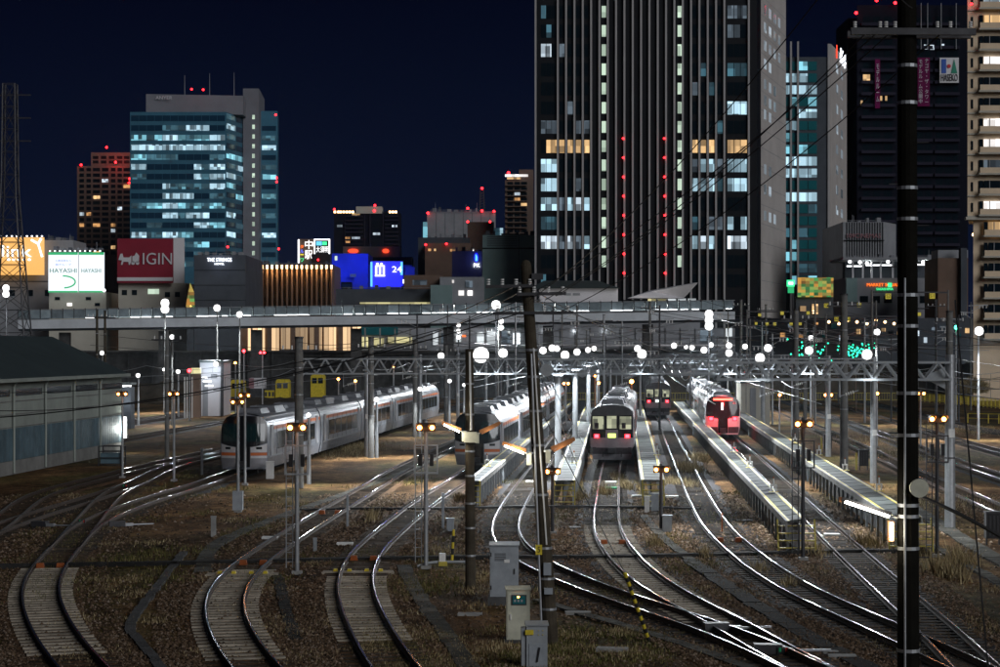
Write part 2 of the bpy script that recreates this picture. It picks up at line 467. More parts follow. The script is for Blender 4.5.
# ------------------------------------------------------------------ ground strips: paths and cable troughs
def strip(name, px, w, m, z, label, cat, slab=0, h=.05, parent_kind="structure"):
    pts = smooth_path([G(x, y, 0) for x, y in px], step=slab or 1.2, it=2)
    ns = normals(pts)
    o = bpy.data.objects.new(name, None); COL.objects.link(o); o["kind"] = "structure"
    for i in range(len(pts)-1):
        a, b = pts[i], pts[i+1]; d = (b-a); L = d.length
        if L < .05: continue
        rz = math.atan2(d.y, d.x)
        k = (name, m, round(L, 1))
        if k not in CACHE: CACHE[k] = MB().box2(-L/2+.012, L/2-.012, -w/2, w/2, -.1, h).mesh("slab", m)
        c = (a+b)/2
        sl = put("slab", CACHE[k], o, (c.x + R.uniform(-.03, .03), c.y, z + R.uniform(-.02, .0)), rz + R.uniform(-.02, .02)); sl.scale = (1, R.uniform(.9, 1.08), 1)
    return o
strip("footpath", [(202, 572), (207, 556), (216, 544), (262, 524), (345, 494), (420, 466), (452, 450)], .6, "dirt_path", 0, "", "", 1.2)
strip("footpath", [(403, 566), (414, 588), (432, 615), (452, 643), (468, 668)], .5, "dirt_path", 0, "", "", .9)
strip("footpath", [(537, 600), (561, 608), (620, 625), (689, 647), (730, 662), (790, 682)], .4, "dirt_path", 0, "", "", 1.0)
strip("footpath", [(690, 560), (725, 585), (775, 617), (842, 655), (880, 675)], .6, "asphalt_dark", 0, "", "", 1.2)
strip("footpath", [(905, 503), (940, 525), (1000, 561), (1060, 592)], .75, "dirt_path", 0, "", "", 1.4)
strip("footpath", [(930, 545), (965, 563), (1010, 590)], .4, "dirt_path", 0, "", "", 1.0)
strip("footpath", [(183, 553), (165, 577), (140, 610), (128, 628), (148, 652), (168, 678)], .28, "concrete_dark", .02, "", "", 1.0)
strip("footpath", [(643, 515), (655, 530), (680, 552), (700, 567)], .5, "dirt_path", 0, "", "", 1.0)
strip("footpath", [(277, 575), (284, 602), (296, 640)], .35, "asphalt_dark", 0, "", "", 1.0)
strip("cable_trough", [(-30, 568), (70, 566.5), (205, 564), (300, 561.5), (420, 559), (490, 558), (640, 559), (800, 553), (900, 552)], .42, "asphalt_dark", .03, "", "", 2.4, h=.1)
strip("cable_trough", [(430, 510), (520, 507.5), (640, 508), (700, 510)], .4, "concrete_dark", .03, "", "", 2.0, h=.1)
strip("cable_trough", [(300, 511), (345, 509), (440, 510)], .3, "asphalt_dark", .03, "", "", 2.0, h=.08)

# rust-red clamps of the cable trough next to the rails, with yellow rail markers beyond
def on_track(key, D):
    pts = TRACKS[key]; ns = normals(pts)
    i = min(range(len(pts)), key=lambda j: abs(pts[j].y - D))
    return pts[i], ns[i]
for key, D, nm in (("T1", 74.0, "leftmost"), ("T2", 75.2, "second"), ("T3", 76.2, "third"), ("T5", 83, "curved platform"), ("T6", 84, "right curved"), ("T2", 98, "far second")):
    p, nn = on_track(key, D)
    for s, side in ((-1, "left"), (1, "right")):
        c = tag(MB().xz([(-.14, -.05), (.14, -.05), (.11, .12), (-.11, .12)], -.11, .11).obj("cable_clamp", "rust", None, (p.x + nn.x*s*.36, p.y, .08), R.uniform(-.1, .1)),
                f"rust-red cable guard inside the {side} rail of the {nm} track", "cable guard", "rust-red cable guards at the rails")
for key, nm in (("T2", "second"), ("T3", "third")):
    p, nn = on_track(key, 72.2)
    for o_, side in ((-.78, "outside the left rail"), (-.3, "inside the left rail"), (.3, "inside the right rail"), (.78, "outside the right rail")):
        m = tag(MB().xz([(-.08, 0), (.08, 0), (.06, .09), (-.06, .09)], -.1, .1).obj("rail_brace", "yellow", None, (p.x+nn.x*o_, p.y, .05), 0),
                f"small yellow rail brace {side} of the {nm} track", "rail brace", "yellow rail braces")
    q = tag(MB().prism([(-1.25, -.35), (1.25, -.35), (1.2, .3), (-1.2, .3)], -.08, .055).obj("track_slab", "sleeper_concrete", None, (p.x, p.y, 0), math.atan2(nn.y, nn.x)),
            f"pale concrete slab across the {nm} track just below the cable trough", "slab")

# ------------------------------------------------------------------ inspection platforms
mat("deck", (.060, .066, .064), .75, 0, .4, 1.1, bump=.15, rnd=.25)
def platform(lf, rf, ln, rn, label, zt=1.25, ladder=True, lamps_on=(), panel=2.4, skirt=True):
    """near and far corners given as deck-level picture points"""
    a, b = G(*ln, zt), G(*rn, zt)
    c, d = G(*lf, zt), G(*rf, zt)
    yf = min(c.y, d.y, 262)
    def cutl(p, q): t = (yf - p.y) / (q.y - p.y); return p + (q-p)*t
    c, d = cutl(a, c), cutl(b, d)
    o = thing("inspection_platform", label, "platform", ((a.x+b.x)/2, (a.y+b.y)/2, 0), 0, "raised inspection platforms between the tracks")
    L = (c - a).length; n = max(2, int(L / panel)); base = o.location
    def add(nm, mb, m): return mb.obj(nm, m, o, (-base[0], -base[1], 0))
    for i in range(n):
        t0, t1 = i/n + .0006, (i+1)/n - .0006
        q = [a.lerp(c, t0), b.lerp(d, t0), b.lerp(d, t1), a.lerp(c, t1)]
        add("deck_slab", MB().prism(q, zt-.09, zt), "deck")
    for (p, q, nm) in ((a, c, 1), (b, d, -1)):
        e = (q-p).normalized(); s = Vector((e.y, -e.x, 0)) * nm
        add("yellow_edge", MB().prism([p, p + s*.09, q + s*.09, q][::nm], zt+.002, zt+.012), "yellow_edge")
        add("edge_beam", MB().prism([p - s*.07, p, q, q - s*.07][::nm], zt-.24, zt+.004), "concrete")
        k = int(L / 2.1)
        for i in range(k):
            t = (i+.25)/k; pp = p.lerp(q, t)
            if pp.y < 190:
                cbox("post", .10, .09, zt-.25, "galv_paint", o, (pp.x - s.x*.0 + s.x*.06 - base[0], pp.y - base[1], 0), -TH)
            else:
                pass
        if nm == 1: add("shade_sheet", MB().prism([p + s*.42, p + s*.46, q + s*.46, q + s*.42], .0, zt-.12), "black")  # black sheet stands in for the shade in the voids under the deck
    if ladder:
        w = (b-a).length
        lad = thing_part("ladder", o)
        for x in (-w/2, w/2):
            MB().bar((x, -.45, .0), (x, -.06, zt+.02), .06).obj("stringer", "yellow_old", lad)
        for k in range(4):
            MB().box((0, -.42+.09*k, .22+.27*k), (w, .16, .04)).obj("step", "yellow_old", lad)
    return o
def thing_part(name, parent, loc=(0, 0, 0), rz=0):
    o = bpy.data.objects.new(name, None); COL.objects.link(o); o.parent = parent; o.location = loc; o.rotation_euler = (0, 0, rz)
    return o
platform((564, 402), (571.5, 402), (467, 481), (480, 481), "narrow raised platform with yellow edges right of the grey train beside the pale poles")
platform((585, 407), (596, 407), (554, 480.5), (574.5, 480.5), "raised platform left of the train with lit cab windows")
platform((630.5, 402), (641, 402), (642.3, 480), (663.5, 480), "raised platform between the train with lit cab windows and the distant dark train")
platform((672, 400), (682, 400), (787.6, 521), (803.5, 518.5), "long raised platform in front of the red-lit train, ending in a yellow ladder")
platform((716, 401), (726, 401), (897, 519.5), (921, 517), "rightmost raised platform disappearing behind the dark concrete pole")
# ------------------------------------------------------------------ trains
mat("train_silver", (.235, .25, .285), .34, .35, .3, 2.2)
mat("train_white", (.62, .62, .64), .35, .1, .08, 1.2)
mat("train_roof", (.20, .21, .23), .5, .3, .25, 1.5)
mat("train_roof_dark", (.07, .07, .075), .6, .2, .25, 1.5)
mat("train_grey", (.27, .27, .29), .45, .2, .2, 1.5)
mat("train_under", (.05, .05, .055), .7, .1, .35, 2)
mat("train_box", (.22, .23, .25), .5, .2, .3, 2, rnd=.4)
mat("stripe_orange", (.62, .16, .045), .45, 0, .1, 2)
mat("train_glass", (.012, .016, .018), .08, 0, 0, spec=.6)
mat("train_glass_teal", (.008, .028, .030), .07, 0, 0, spec=.8)
mat("train_black", (.010, .010, .012), .18, 0, 0, spec=.6)
lit("cab_lit", (.74, .76, .50), .5, .12, 3.2, 2.6, .2)
lit("cab_lit_dim", (.30, .40, .30), .55, .3, 1.2, 1.4, .2)
glow("plate_lit", (.75, 1., .18), 1.8)
glow("plate_white", (.85, 1., .9), 2.2)
glow("tail_red", (1., .02, .03), 14)
glow("halo_red", (1., .004, .012), 2.2)  # red halo round the tail lights, put in as glowing sheets
glow("red_bar", (1., .05, .03), 9)
glow("pale_strip", (1., .82, .8), 2.5)

def half_profile(kind):
    if kind == "modern":
        return [(1.30, .30), (1.38, .62), (1.44, .95), (1.46, 1.6), (1.45, 2.4), (1.41, 2.85), (1.31, 3.18), (1.12, 3.42), (.8, 3.58), (.4, 3.65), (0, 3.67)]
    return [(1.40, .95), (1.46, 1.05), (1.46, 1.9), (1.46, 2.8), (1.44, 3.15), (1.36, 3.38), (1.15, 3.58), (.8, 3.74), (.4, 3.82), (0, 3.84)]
def loop(kind, sx=1., y=0., nose=None):
    h = half_profile(kind)
    pts = [(x*sx, z) for x, z in h] + [(-x*sx, z) for x, z in h[::-1][1:]]
    return [(x, (y + nose(x, z)) if nose else y, z) for x, z in pts]
def nose_modern(x, z): return .42*(abs(x)/1.45)**2.2 + .10*max(0, z-1.7)**1.6
def nose_flat(x, z): return .12*(abs(x)/1.45)**3 + .05*max(0, z-3.0)
def car_body(kind, L, nose=None):
    mb = MB(); a = loop(kind, 1, 0, nose); b = loop(kind, 1, L); n = len(a)
    mb.add(a + b, [(i, i+1, n+i+1, n+i) for i in range(n-1)] + [(n-1, 0, n, 2*n-1)])
    c = (0, L, 1.9); mb.add(b + [c], [(i+1, i, n) for i in range(n-1)])
    if nose:
        face_grid(mb, kind, nose, lambda x: half_profile(kind)[0][1], 4, .0)
    else:
        mb.add(a, [tuple(range(n))])
    return mb
def hw(kind, z):
    h = half_profile(kind)
    for (x0, z0), (x1, z1) in zip(h, h[1:]):
        if z0 <= z <= z1: return x0 + (x1-x0)*(z-z0)/max(z1-z0, 1e-6)
    return h[0][0] if z < h[0][1] else 0
def face_grid(mb, kind, nose, zlo, ztop, out, shrink=1.0, nx=14, nz=14):
    h = half_profile(kind); zm = min(ztop, h[-1][1]); z0 = h[0][1]
    vs = []
    for j in range(nz+1):
        z = z0 + (zm-z0)*j/nz
        w = hw(kind, z)*shrink
        for i in range(nx+1):
            x = -w + 2*w*i/nx; vs.append((x, nose(x, z)-out, z))
    mb.add(vs, [(j*(nx+1)+i, j*(nx+1)+i+1, (j+1)*(nx+1)+i+1, (j+1)*(nx+1)+i) for j in range(nz) for i in range(nx)])
def patch(nose, x0, x1, z0, z1, out, nx=8, nz=4, kind="modern", clip=1.0):
    """curved sheet on the nose; x and z limits may be functions"""
    mb = MB(); vs = []
    for j in range(nz+1):
        for i in range(nx+1):
            x = x0 + (x1-x0)*i/nx
            lo = z0(x) if callable(z0) else z0; hi = z1(x) if callable(z1) else z1
            z = lo + (hi-lo)*j/nz
            w = hw(kind, z)*clip; xx = max(-w, min(w, x))
            vs.append((xx, nose(xx, z)-out, z))
    return mb.add(vs, [(j*(nx+1)+i, j*(nx+1)+i+1, (j+1)*(nx+1)+i+1, (j+1)*(nx+1)+i) for j in range(nz) for i in range(nx)])

def bogie(parent, y):
    b = thing_part("bogie", parent, (0, y, 0))
    mb = MB()
    for s in (-1, 1):
        mb.box((s*.98, 0, .52), (.12, 2.5, .24)); mb.box((s*.98, 0, .75), (.2, .5, .2))
    mb.box((0, 0, .55), (1.9, .4, .2)); mb.obj("frame", "train_under", b)
    for dy in (-1.05, 1.05):
        w = MB()
        for s in (-1, 1): w.cyl((s*.50, dy, .43), (s*.63, dy, .43), .43, n=14)
        w.cyl((-.6, dy, .43), (.6, dy, .43), .07, n=8); w.obj("wheelset", "steel_dark", b)

def train(label, kind, px, D, ncars, L, style):
    p = Vector((XX(px, D), D, 0))
    t = thing("passenger_train", label, "train", (p.x, p.y, RAILZ), -TH)
    gap = .45
    nose = nose_modern if kind == "modern" else nose_flat
    roof_m = "train_roof" if kind == "modern" else "train_roof_dark"
    body_m = {"grey": "train_silver", "red": "train_white"}.get(style, "train_grey")
    for c in range(ncars):
        y0 = c*(L+gap)
        car = car_body(kind, L, nose if c == 0 else None).obj("car_body", body_m, t, (0, y0, 0))
        side_z = (1.38, 2.46) if kind == "modern" else (1.75, 2.65)
        nwin = 5 if kind == "modern" else 8
        ys = 3.6 if kind == "modern" else 2.6
        span = (L - ys - 2.2)/nwin
        for s in (-1, 1):
            if s == -1 and px < 560 : continue                      # far side of the left trains is never seen
            for i in range(nwin):
                cbox("window", .03, span*.90, side_z[1]-side_z[0], "train_glass", car, (s*1.452, ys + span*(i+.5), side_z[0]))
            for yd in ((1.9 if kind == "modern" else 1.5), L-1.3):
                cbox("door", .05, .9, 1.95, "train_grey" if style == "grey" else "train_box", car, (s*1.445, yd, 1.0))
            if style == "grey":
                MB().box2(s*1.40-.02, s*1.40+.035, 2.6, L, 2.62, 2.83).obj("orange_stripe", "stripe_orange", car)
            for q in range(9):
                cbox("panel_seam", .012, .035, 1.75, "train_under", car, (s*1.458, 1.2 + (L-2)*q/8.4, 1.04))
            MB().box2(s*1.44, s*1.475, .8, L, 1.0, 1.06).obj("side_sill", "train_roof", car)
            if kind != "modern":
                MB().box2(s*1.45, s*1.472, .5, L, 1.62, 1.70).obj("orange_stripe", "stripe_orange", car)
        # roof units
        rz = 3.60 if kind == "modern" else 3.74
        units = [(3.2, 3.0, 1.7, .32), (8.0, 3.6, 1.9, .36), (12.6, 1.6, 1.2, .25), (16.2, 3.2, 1.8, .34)] if kind == "modern" else [(3.4, 2.6, 1.7, .42), (9.0, 3.2, 1.8, .42), (15.5, 2.6, 1.7, .42)]
        for k, (yy, ll, ww, hh) in enumerate(units):
            u = MB(); w2 = ww/2
            u.add([(-w2, yy-ll/2, rz-.1), (w2, yy-ll/2, rz-.1), (w2, yy+ll/2, rz-.1), (-w2, yy+ll/2, rz-.1),
                   (-w2+.18, yy-ll/2+.22, rz+hh), (w2-.18, yy-ll/2+.22, rz+hh), (w2-.18, yy+ll/2-.22, rz+hh), (-w2+.18, yy+ll/2-.22, rz+hh)],
                  [(4,5,6,7), (0,1,5,4), (1,2,6,5), (2,3,7,6), (3,0,4,7)])
            un = u.obj("roof_unit", "train_roof" if kind == "modern" else "train_box", car)
            MB().box((0, yy, rz+hh+.01), (ww*.5, ll*.5, .05)).obj("grille", "train_under", un)
        MB().xz([(-1.36, 3.06), (-1.12, 3.44), (-.8, 3.60), (-.4, 3.67), (0, 3.69), (.4, 3.67), (.8, 3.60), (1.12, 3.44), (1.36, 3.06)] if kind == "modern" else
                [(-1.45, 3.2), (-1.37, 3.40), (-1.15, 3.60), (-.8, 3.76), (-.4, 3.84), (0, 3.86), (.4, 3.84), (.8, 3.76), (1.15, 3.60), (1.37, 3.40), (1.45, 3.2)],
                .9 if c == 0 else .05, L-.05).obj("roof", roof_m, car)
        # underframe
        yy = 4.6; k = 0
        while yy < L-4.8:
            ll = R.choice((.9, 1.3, 1.7, 2.1))
            cbox("equipment_box", 2.3 + R.choice((0, .2, .3)), ll, .55, "train_box", car, (0, yy+ll/2, .38)); yy += ll + .22
        MB().box2(-1.3, 1.3, .6, L-.2, .82, 1.0).obj("underframe", "train_under", car)
        bogie(car, 2.6); bogie(car, L-2.6)
        if c < ncars-1:
            MB().box2(-.62, .62, L, L+gap, 1.0, 3.2).obj("gangway", "rubber", car)
        if c == 0: front = car
    # the end that faces the viewer
    if kind == "modern":
        zt = 3.52
        patch(nose, -1.42, 1.42, lambda x: 1.62 + .25*(abs(x)/1.4)**2 - .0, lambda x: zt-.10*(abs(x)/1.4)**2, .012, 20, 6, clip=.996).obj("front_mask", "train_black", front, smooth=True)
        patch(nose, -.42, .42, .42, lambda x: 1.66, .011, 6, 4).obj("coupler_door", "train_black", front)
        if style == "grey":
            for s in (-1, 1):
                patch(nose, s*.2, s*1.28, 1.98, lambda x: 3.05, .022, 8, 5).obj("windscreen", "train_glass_teal", front, smooth=True)
                patch(nose, s*.46, s*1.40, 1.12, 1.30, .014, 6, 1, clip=.985).obj("orange_stripe", "stripe_orange", front)
                patch(nose, s*.46, s*1.40, 1.31, lambda x: 1.60+.22*(abs(x)/1.4)**2, .010, 6, 2, clip=.985).obj("cheek", "train_white", front, smooth=True)
                patch(nose, s*.46, s*1.40, .96, 1.11, .010, 6, 1, clip=.985).obj("cheek", "train_white", front, smooth=True)
                patch(nose, s*.78, s*1.12, lambda x: 1.50, lambda x: 1.64, .02, 5, 2).obj("headlight", "train_glass", front)
                patch(nose, s*.44, s*1.38, .42, .95, .01, 6, 2, clip=.98).obj("skirt", "train_grey", front)
            MB().box((0, -.16, .62), (.42, .4, .34)).obj("coupler", "steel_dark", front)
        else:
            for s in (-1, 1):
                patch(nose, s*.12, s*1.22, 2.0, 3.0, .022, 8, 5).obj("windscreen", "train_glass", front, smooth=True)
                patch(nose, s*.80, s*1.22, 1.46, 1.84, .02, 5, 2).obj("tail_halo", "halo_red", front)
                tl = patch(nose, s*.86, s*1.16, 1.52, 1.78, .035, 5, 2).obj("tail_light", "tail_red", front)
                lamp(front, (s*1.0, -.8, 1.62), 70, (1, .03, .04), .12)
                patch(nose, s*.44, s*1.36, .42, .95, .01, 6, 2, clip=.98).obj("skirt", "train_under", front)
            patch(nose, -.82, .82, 3.22, 3.38, .03, 10, 1).obj("red_light_bar", "red_bar", front)
            lamp(front, (0, -1.1, 3.3), 170, (1, .04, .03), .2)
            patch(nose, -.15, .02, 2.4, 3.0, .032, 2, 3).obj("lit_strip", "pale_strip", front)
            MB().box((0, -.16, .66), (.5, .4, .4)).obj("coupler", "steel_dark", front)
            text("21", "white_paint", front, (.98, nose(.98, 3.0)-.06, 3.0), .25, .2)
    else:
        MB().xz([(-1.44, 3.12), (1.44, 3.12), (1.36, 3.40), (1.15, 3.60), (.8, 3.76), (0, 3.84), (-.8, 3.76), (-1.15, 3.60), (-1.36, 3.40)], -.05, .35).obj("roof_end", "train_roof_dark", front)
        patch(nose, -1.40, 1.40, 1.62, 3.2, .010, 12, 4, kind="flat", clip=.97).obj("front_mask", "train_black", front)
        dim = style == "dim"
        for x0, x1, z0, z1 in ((-1.30, -.56, 2.2, 3.05), (-.34, .30, 2.25, 3.08), (.52, 1.28, 2.2, 3.05)):
            w = patch(nose, x0, x1, z0, z1, .02, 4, 3, kind="flat").obj("window", "cab_lit", front)
            for xa, xb, za, zb in ((x0-.05, x0, z0-.05, z1+.05), (x1, x1+.05, z0-.05, z1+.05), (x0, x1, z0-.05, z0), (x0, x1, z1, z1+.05)):
                patch(nose, xa, xb, za, zb, .035, 2, 2, kind="flat").obj("window_frame", "train_under", w)
            if x0 > .5 or x0 < -1:
                patch(nose, x0+.12, x0+.40, z0+.03, z0+.42, .028, 2, 2, kind="flat").obj("seat_back", "train_under", w)
        patch(nose, -.42, .40, 1.05, 2.15, .018, 3, 3, kind="flat").obj("gangway_door", "train_grey", front)
        patch(nose, -.27, .25, 1.62, 1.9, .034, 3, 2, kind="flat").obj("destination_plate", "plate_white" if dim else "plate_lit", front)
        for s in (-1, 1):
            patch(nose, s*.84, s*1.22, 1.60, 1.86, .03, 3, 2, kind="flat").obj("tail_halo", "halo_red", front)
            patch(nose, s*.90, s*1.16, 1.62, 1.84, .045, 3, 2, kind="flat").obj("tail_light", "tail_red", front)
            lamp(front, (s*1.03, -.5, 1.72), 3, (1, .03, .05), .1)
            MB().cyl((s*.62, -.3, .75), (s*.62, -.3, .35), .04, n=6).obj("hose", "rubber", front)
        MB().box((0, -.2, .78), (.5, .55, .34)).obj("coupler", "steel_dark", front)
        MB().xz([(-1.25, .14), (1.25, .14), (1.35, .52), (-1.35, .52)], -.02, .12).obj("snow_plough", "train_box", front)
        MB().box2(-1.3, 1.3, .05, .5, .5, .98).obj("buffer_beam", "train_under", front)
        lamp(front, (0, 1.3, 2.9), 3, (.9, 1., .6), .1, "cab_light")
    return t
train("grey train with orange stripe and dark windscreen standing at the left", "modern", 243, 127, 5, 20.9, "grey")
train("grey train with orange stripe beside the narrow platform, behind the two dark poles", "modern", 477, 131.5, 5, 20.9, "grey")
train("dark grey train with three lit cab windows and red tail lights between platforms", "flat", 612, 141, 3, 20.3, "lit")
train("smaller distant dark grey train with lit cab and red tail lights right of the middle", "flat", 658, 237, 2, 20.3, "dim")
train("white train with glowing red light bar and red tail lights beside the long platform", "modern", 723, 179, 4, 20.9, "red")
# ------------------------------------------------------------------ gantries and poles
def row_x(x0, D): return x0 + (D-122)*.069
LEFT0, MID0, RIGHT0 = -11.7, 3.37, 21.7
def round_pole(name, label, x, D, h, r0, r1, m, group=None, bands=(), steps=False, lean=0., cat="pole", band_m="galv"):
    t = thing(name, label, cat, (x, D, 0), 0, group)
    top = Vector((lean, 0, h))
    MB().cyl((0, 0, -.1), top, r0, r1, 14).obj("shaft", m, t, smooth=False)
    for z in bands:
        k = z/h; r = r0 + (r1-r0)*k + .012
        MB().cyl((lean*k, 0, z-.03), (lean*k, 0, z+.03), r, r, 14).obj("band", band_m, t)
    if steps:
        z = 1.8; s = 1
        while z < h-.3:
            k = z/h; MB().cyl((lean*k, 0, z), (lean*k+s*(r0+.14), -.02, z+.02), .012, n=5).obj("step_bolt", "galv", t); z += .45; s = -s
    return t
def truss(t, xa, xb, z0, z1, dy, cell, single, m="galv_paint", cw=.085, bw=.06, yslope=0.):
    L = xb-xa; n = max(2, int(round(L/cell))); c = L/n
    for z in (z0, z1):
        for y in (-dy/2, dy/2):
            MB().bar((xa, y, z), (xb, y + yslope*L, z), cw).obj("chord", m, t)
    k = (c, z0, z1, bw, m)
    up = ("br_up",) + k; dn = ("br_dn",) + k; cr = ("br_cr", dy, bw, m)
    if up not in CACHE:
        CACHE[up] = MB().bar((-c/4, 0, z0), (c/4, 0, z1), bw).mesh("brace", m)
        CACHE[dn] = MB().bar((-c/4, 0, z1), (c/4, 0, z0), bw).mesh("brace", m)
        CACHE[cr] = MB().bar((0, -dy/2, 0), (0, dy/2, 0), bw*.8).mesh("tie", m)
    mb = MB()
    for i in range(n):
        for y in ((-dy/2, dy/2) if single else (-dy/2,)):
            x0, x1, x2 = xa+i*c, xa+(i+.5)*c, xa+(i+1)*c
            if single and y < 0:
                put("brace", CACHE[up], t, ((x0+x1)/2, y, 0)); put("brace", CACHE[dn], t, ((x1+x2)/2, y, 0))
            else:
                mb.bar((x0, y, z0), (x1, y, z1), bw); mb.bar((x1, y, z1), (x2, y, z0), bw)
        mb.bar((xa+i*c, -dy/2, z0), (xa+i*c, dy/2, z0), bw*.8); mb.bar((xa+(i+.5)*c, -dy/2, z1), (xa+(i+.5)*c, dy/2, z1), bw*.8)
    stuff(mb.obj("rear_lattice", m, t))

def hangers(t, xs, z0):
    """catenary hangers with insulators below a gantry"""
    for x in xs:
        h = thing_part("wire_hanger", t, (x, 0, 0))
        MB().bar((0, 0, z0), (0, 0, z0-.75), .05).obj("drop_tube", "galv", h)
        MB().bar((0, 0, z0-.7), (.8, 0, z0-.45), .035).obj("stay", "galv", h)
        mb = MB()
        for k in range(4): mb.cyl((.25+.1*k, 0, z0-.62+.03*k), (.29+.1*k, 0, z0-.61+.03*k), .07, n=8)
        mb.obj("insulator", "white_paint", h)
mat("gantry_dimmed", (.09, .10, .11), .6, .1, .2, 3)  # darker copy of the front gantry's paint: rear dimness put into colour
GANTRY_D = [122, 152, 188, 226, 266, 306]
for gi, D in enumerate(GANTRY_D):
    xs = [row_x(LEFT0, D), row_x(MID0, D), row_x(RIGHT0, D)]
    t = thing("lattice_gantry", f"pale steel lattice gantry across the yard, {ORD[gi+1]} from the front", "gantry", (0, D, 0), -TH*0, "lattice gantries spanning the tracks")
    truss(t, xs[0], xs[2], 6.32, 7.18, .6, 1.05, gi < 2, m="galv_paint" if gi == 0 else "gantry_dimmed", bw=.06 if gi == 0 else .045, cw=.085 if gi == 0 else .06)
    for x in xs:
        MB().cyl((x, 0, -.1), (x, 0, 7.3 if x != xs[1] else 6.4), .2, .17, 14).obj("column", "galv", t)
        MB().box((x, 0, 6.25), (.55, .75, .12)).obj("bracket", "galv_paint", t)
    if gi < 3: hangers(t, [xs[0]+2.6, xs[0]+7.4, xs[0]+12.2, xs[1]+3.4, xs[1]+8.6, xs[1]+13.6], 6.3)
    MB().box((xs[2]+.02, -.23, 2.9), (.24, .03, .34)).obj("number_plate", "white_paint", t)
    MB().box((xs[0]+.02, -.23, 2.9), (.24, .03, .34)).obj("number_plate", "white_paint", t)
# nearest gantry, over the right-hand tracks
t = thing("lattice_gantry", "nearest lattice gantry above the right tracks, crossing behind the dark pole", "gantry", (0, 91, 0), 0, "lattice gantries spanning the tracks")
truss(t, XX(717, 91), XX(950, 91), 6.42, 7.16, .6, 1.16, True, bw=.075, cw=.1)
xr = XX(950, 91)
MB().cyl((xr, 0, -.1), (xr, 0, 7.5), .235, .2, 16).obj("column", "galv", t)
MB().xz([(xr-1.0, 6.42), (xr-.2, 6.0), (xr-.2, 7.0), (xr-1.0, 6.6)], -.06, .06).obj("haunch", "galv_paint", t)
MB().box((xr+.02, -.25, 4.1), (.26, .03, .36)).obj("number_plate", "white_paint", t)
MB().cyl((xr, 0, 3.0), (xr, 0, 3.06), .245, n=16).obj("band", "steel_dark", t)
hangers(t, [XX(760, 91), XX(840, 91)], 6.4)
# separate round poles beside the columns
pole_list = [
    ("tall grey concrete pole with flat cap right of the long platforms", 844, 134, 295, .27, .22, "pole_concrete"),
    ("tall grey concrete pole behind the signal with two amber lights on the right platform", 796, 160, 310, .24, .2, "pole_concrete"),
    ("grey pole standing left of the amber-lit signal at the far right platform", 763, 190, 372, .2, .18, "galv"),
    ("grey concrete pole behind the nearest left signal mast", 299, 118, 338, .27, .23, "pole_concrete"),
    ("grey concrete pole second from the left in front of the left train", 371, 150, 338, .24, .2, "pole_concrete"),
    ("grey concrete pole third from the left in front of the left train", 415, 186, 341, .22, .2, "pole_concrete"),
    ("grey concrete pole beside the rear of the left train", 446, 215, 345, .22, .2, "pole_concrete"),
    ("thin grey pole left of the signal mast at the warehouse corner tracks", 167, 150, 330, .16, .13, "pole_concrete"),
    ("dark double catenary pole in front of the footbridge at the left", 97, 210, 310, .14, .12, "pole_dark"),
    ("second dark pole close beside the catenary pole left of the footbridge lamp", 105, 214, 311, .14, .12, "pole_dark"),
    ("dark steel pole rising over the far yard at the right", 740 + 196, 240, 300, .14, .12, "steel_dark"),
    ("grey pole with an orange band at the right behind the nearest gantry", 949.5, 150, 312, .27, .24, "pole_concrete"),
    ("slim pole in front of the footbridge below the big tower", 577, 250, 306, .13, .11, "pole_concrete"),
    ("slim pole in front of the footbridge left of the tall lamp mast", 650, 240, 302, .16, .14, "pole_concrete"),
    ("thin dark pole in front of the footbridge right of the leaning pole", 553, 235, 308, .1, .09, "steel_dark"),
    ("short pale pole below the footbridge", 604, 260, 315, .15, .13, "galv"),
    ("grey pole under the footbridge right of the tall lamp mast", 741, 270, 300, .2, .18, "pole_concrete"),
    ("grey pole left of the yellow plate rack at the right", 766, 280, 305, .16, .14, "pole_concrete"),
]
for lb, x, D, yt, r0, r1, m in pole_list:
    h = ZZ(yt, D)
    t = round_pole("catenary_pole", lb, XX(x, D), D, h, r0, r1, m, "poles standing in the yard", bands=(h*.35, h*.62, h*.8))
    MB().cyl((0, 0, h-.02), (0, 0, h+.08), r1+.03, n=14).obj("cap", "steel_dark", t)
    if h > 8:
        MB().bar((-1.1, 0, h-.7), (1.1, 0, h-.7), .1).obj("crossarm", "steel_dark", t)
        for s in (-.9, -.4, .5, .95): MB().cyl((s, 0, h-.66), (s, 0, h-.42), .05, n=8).obj("insulator", "white_paint", t)

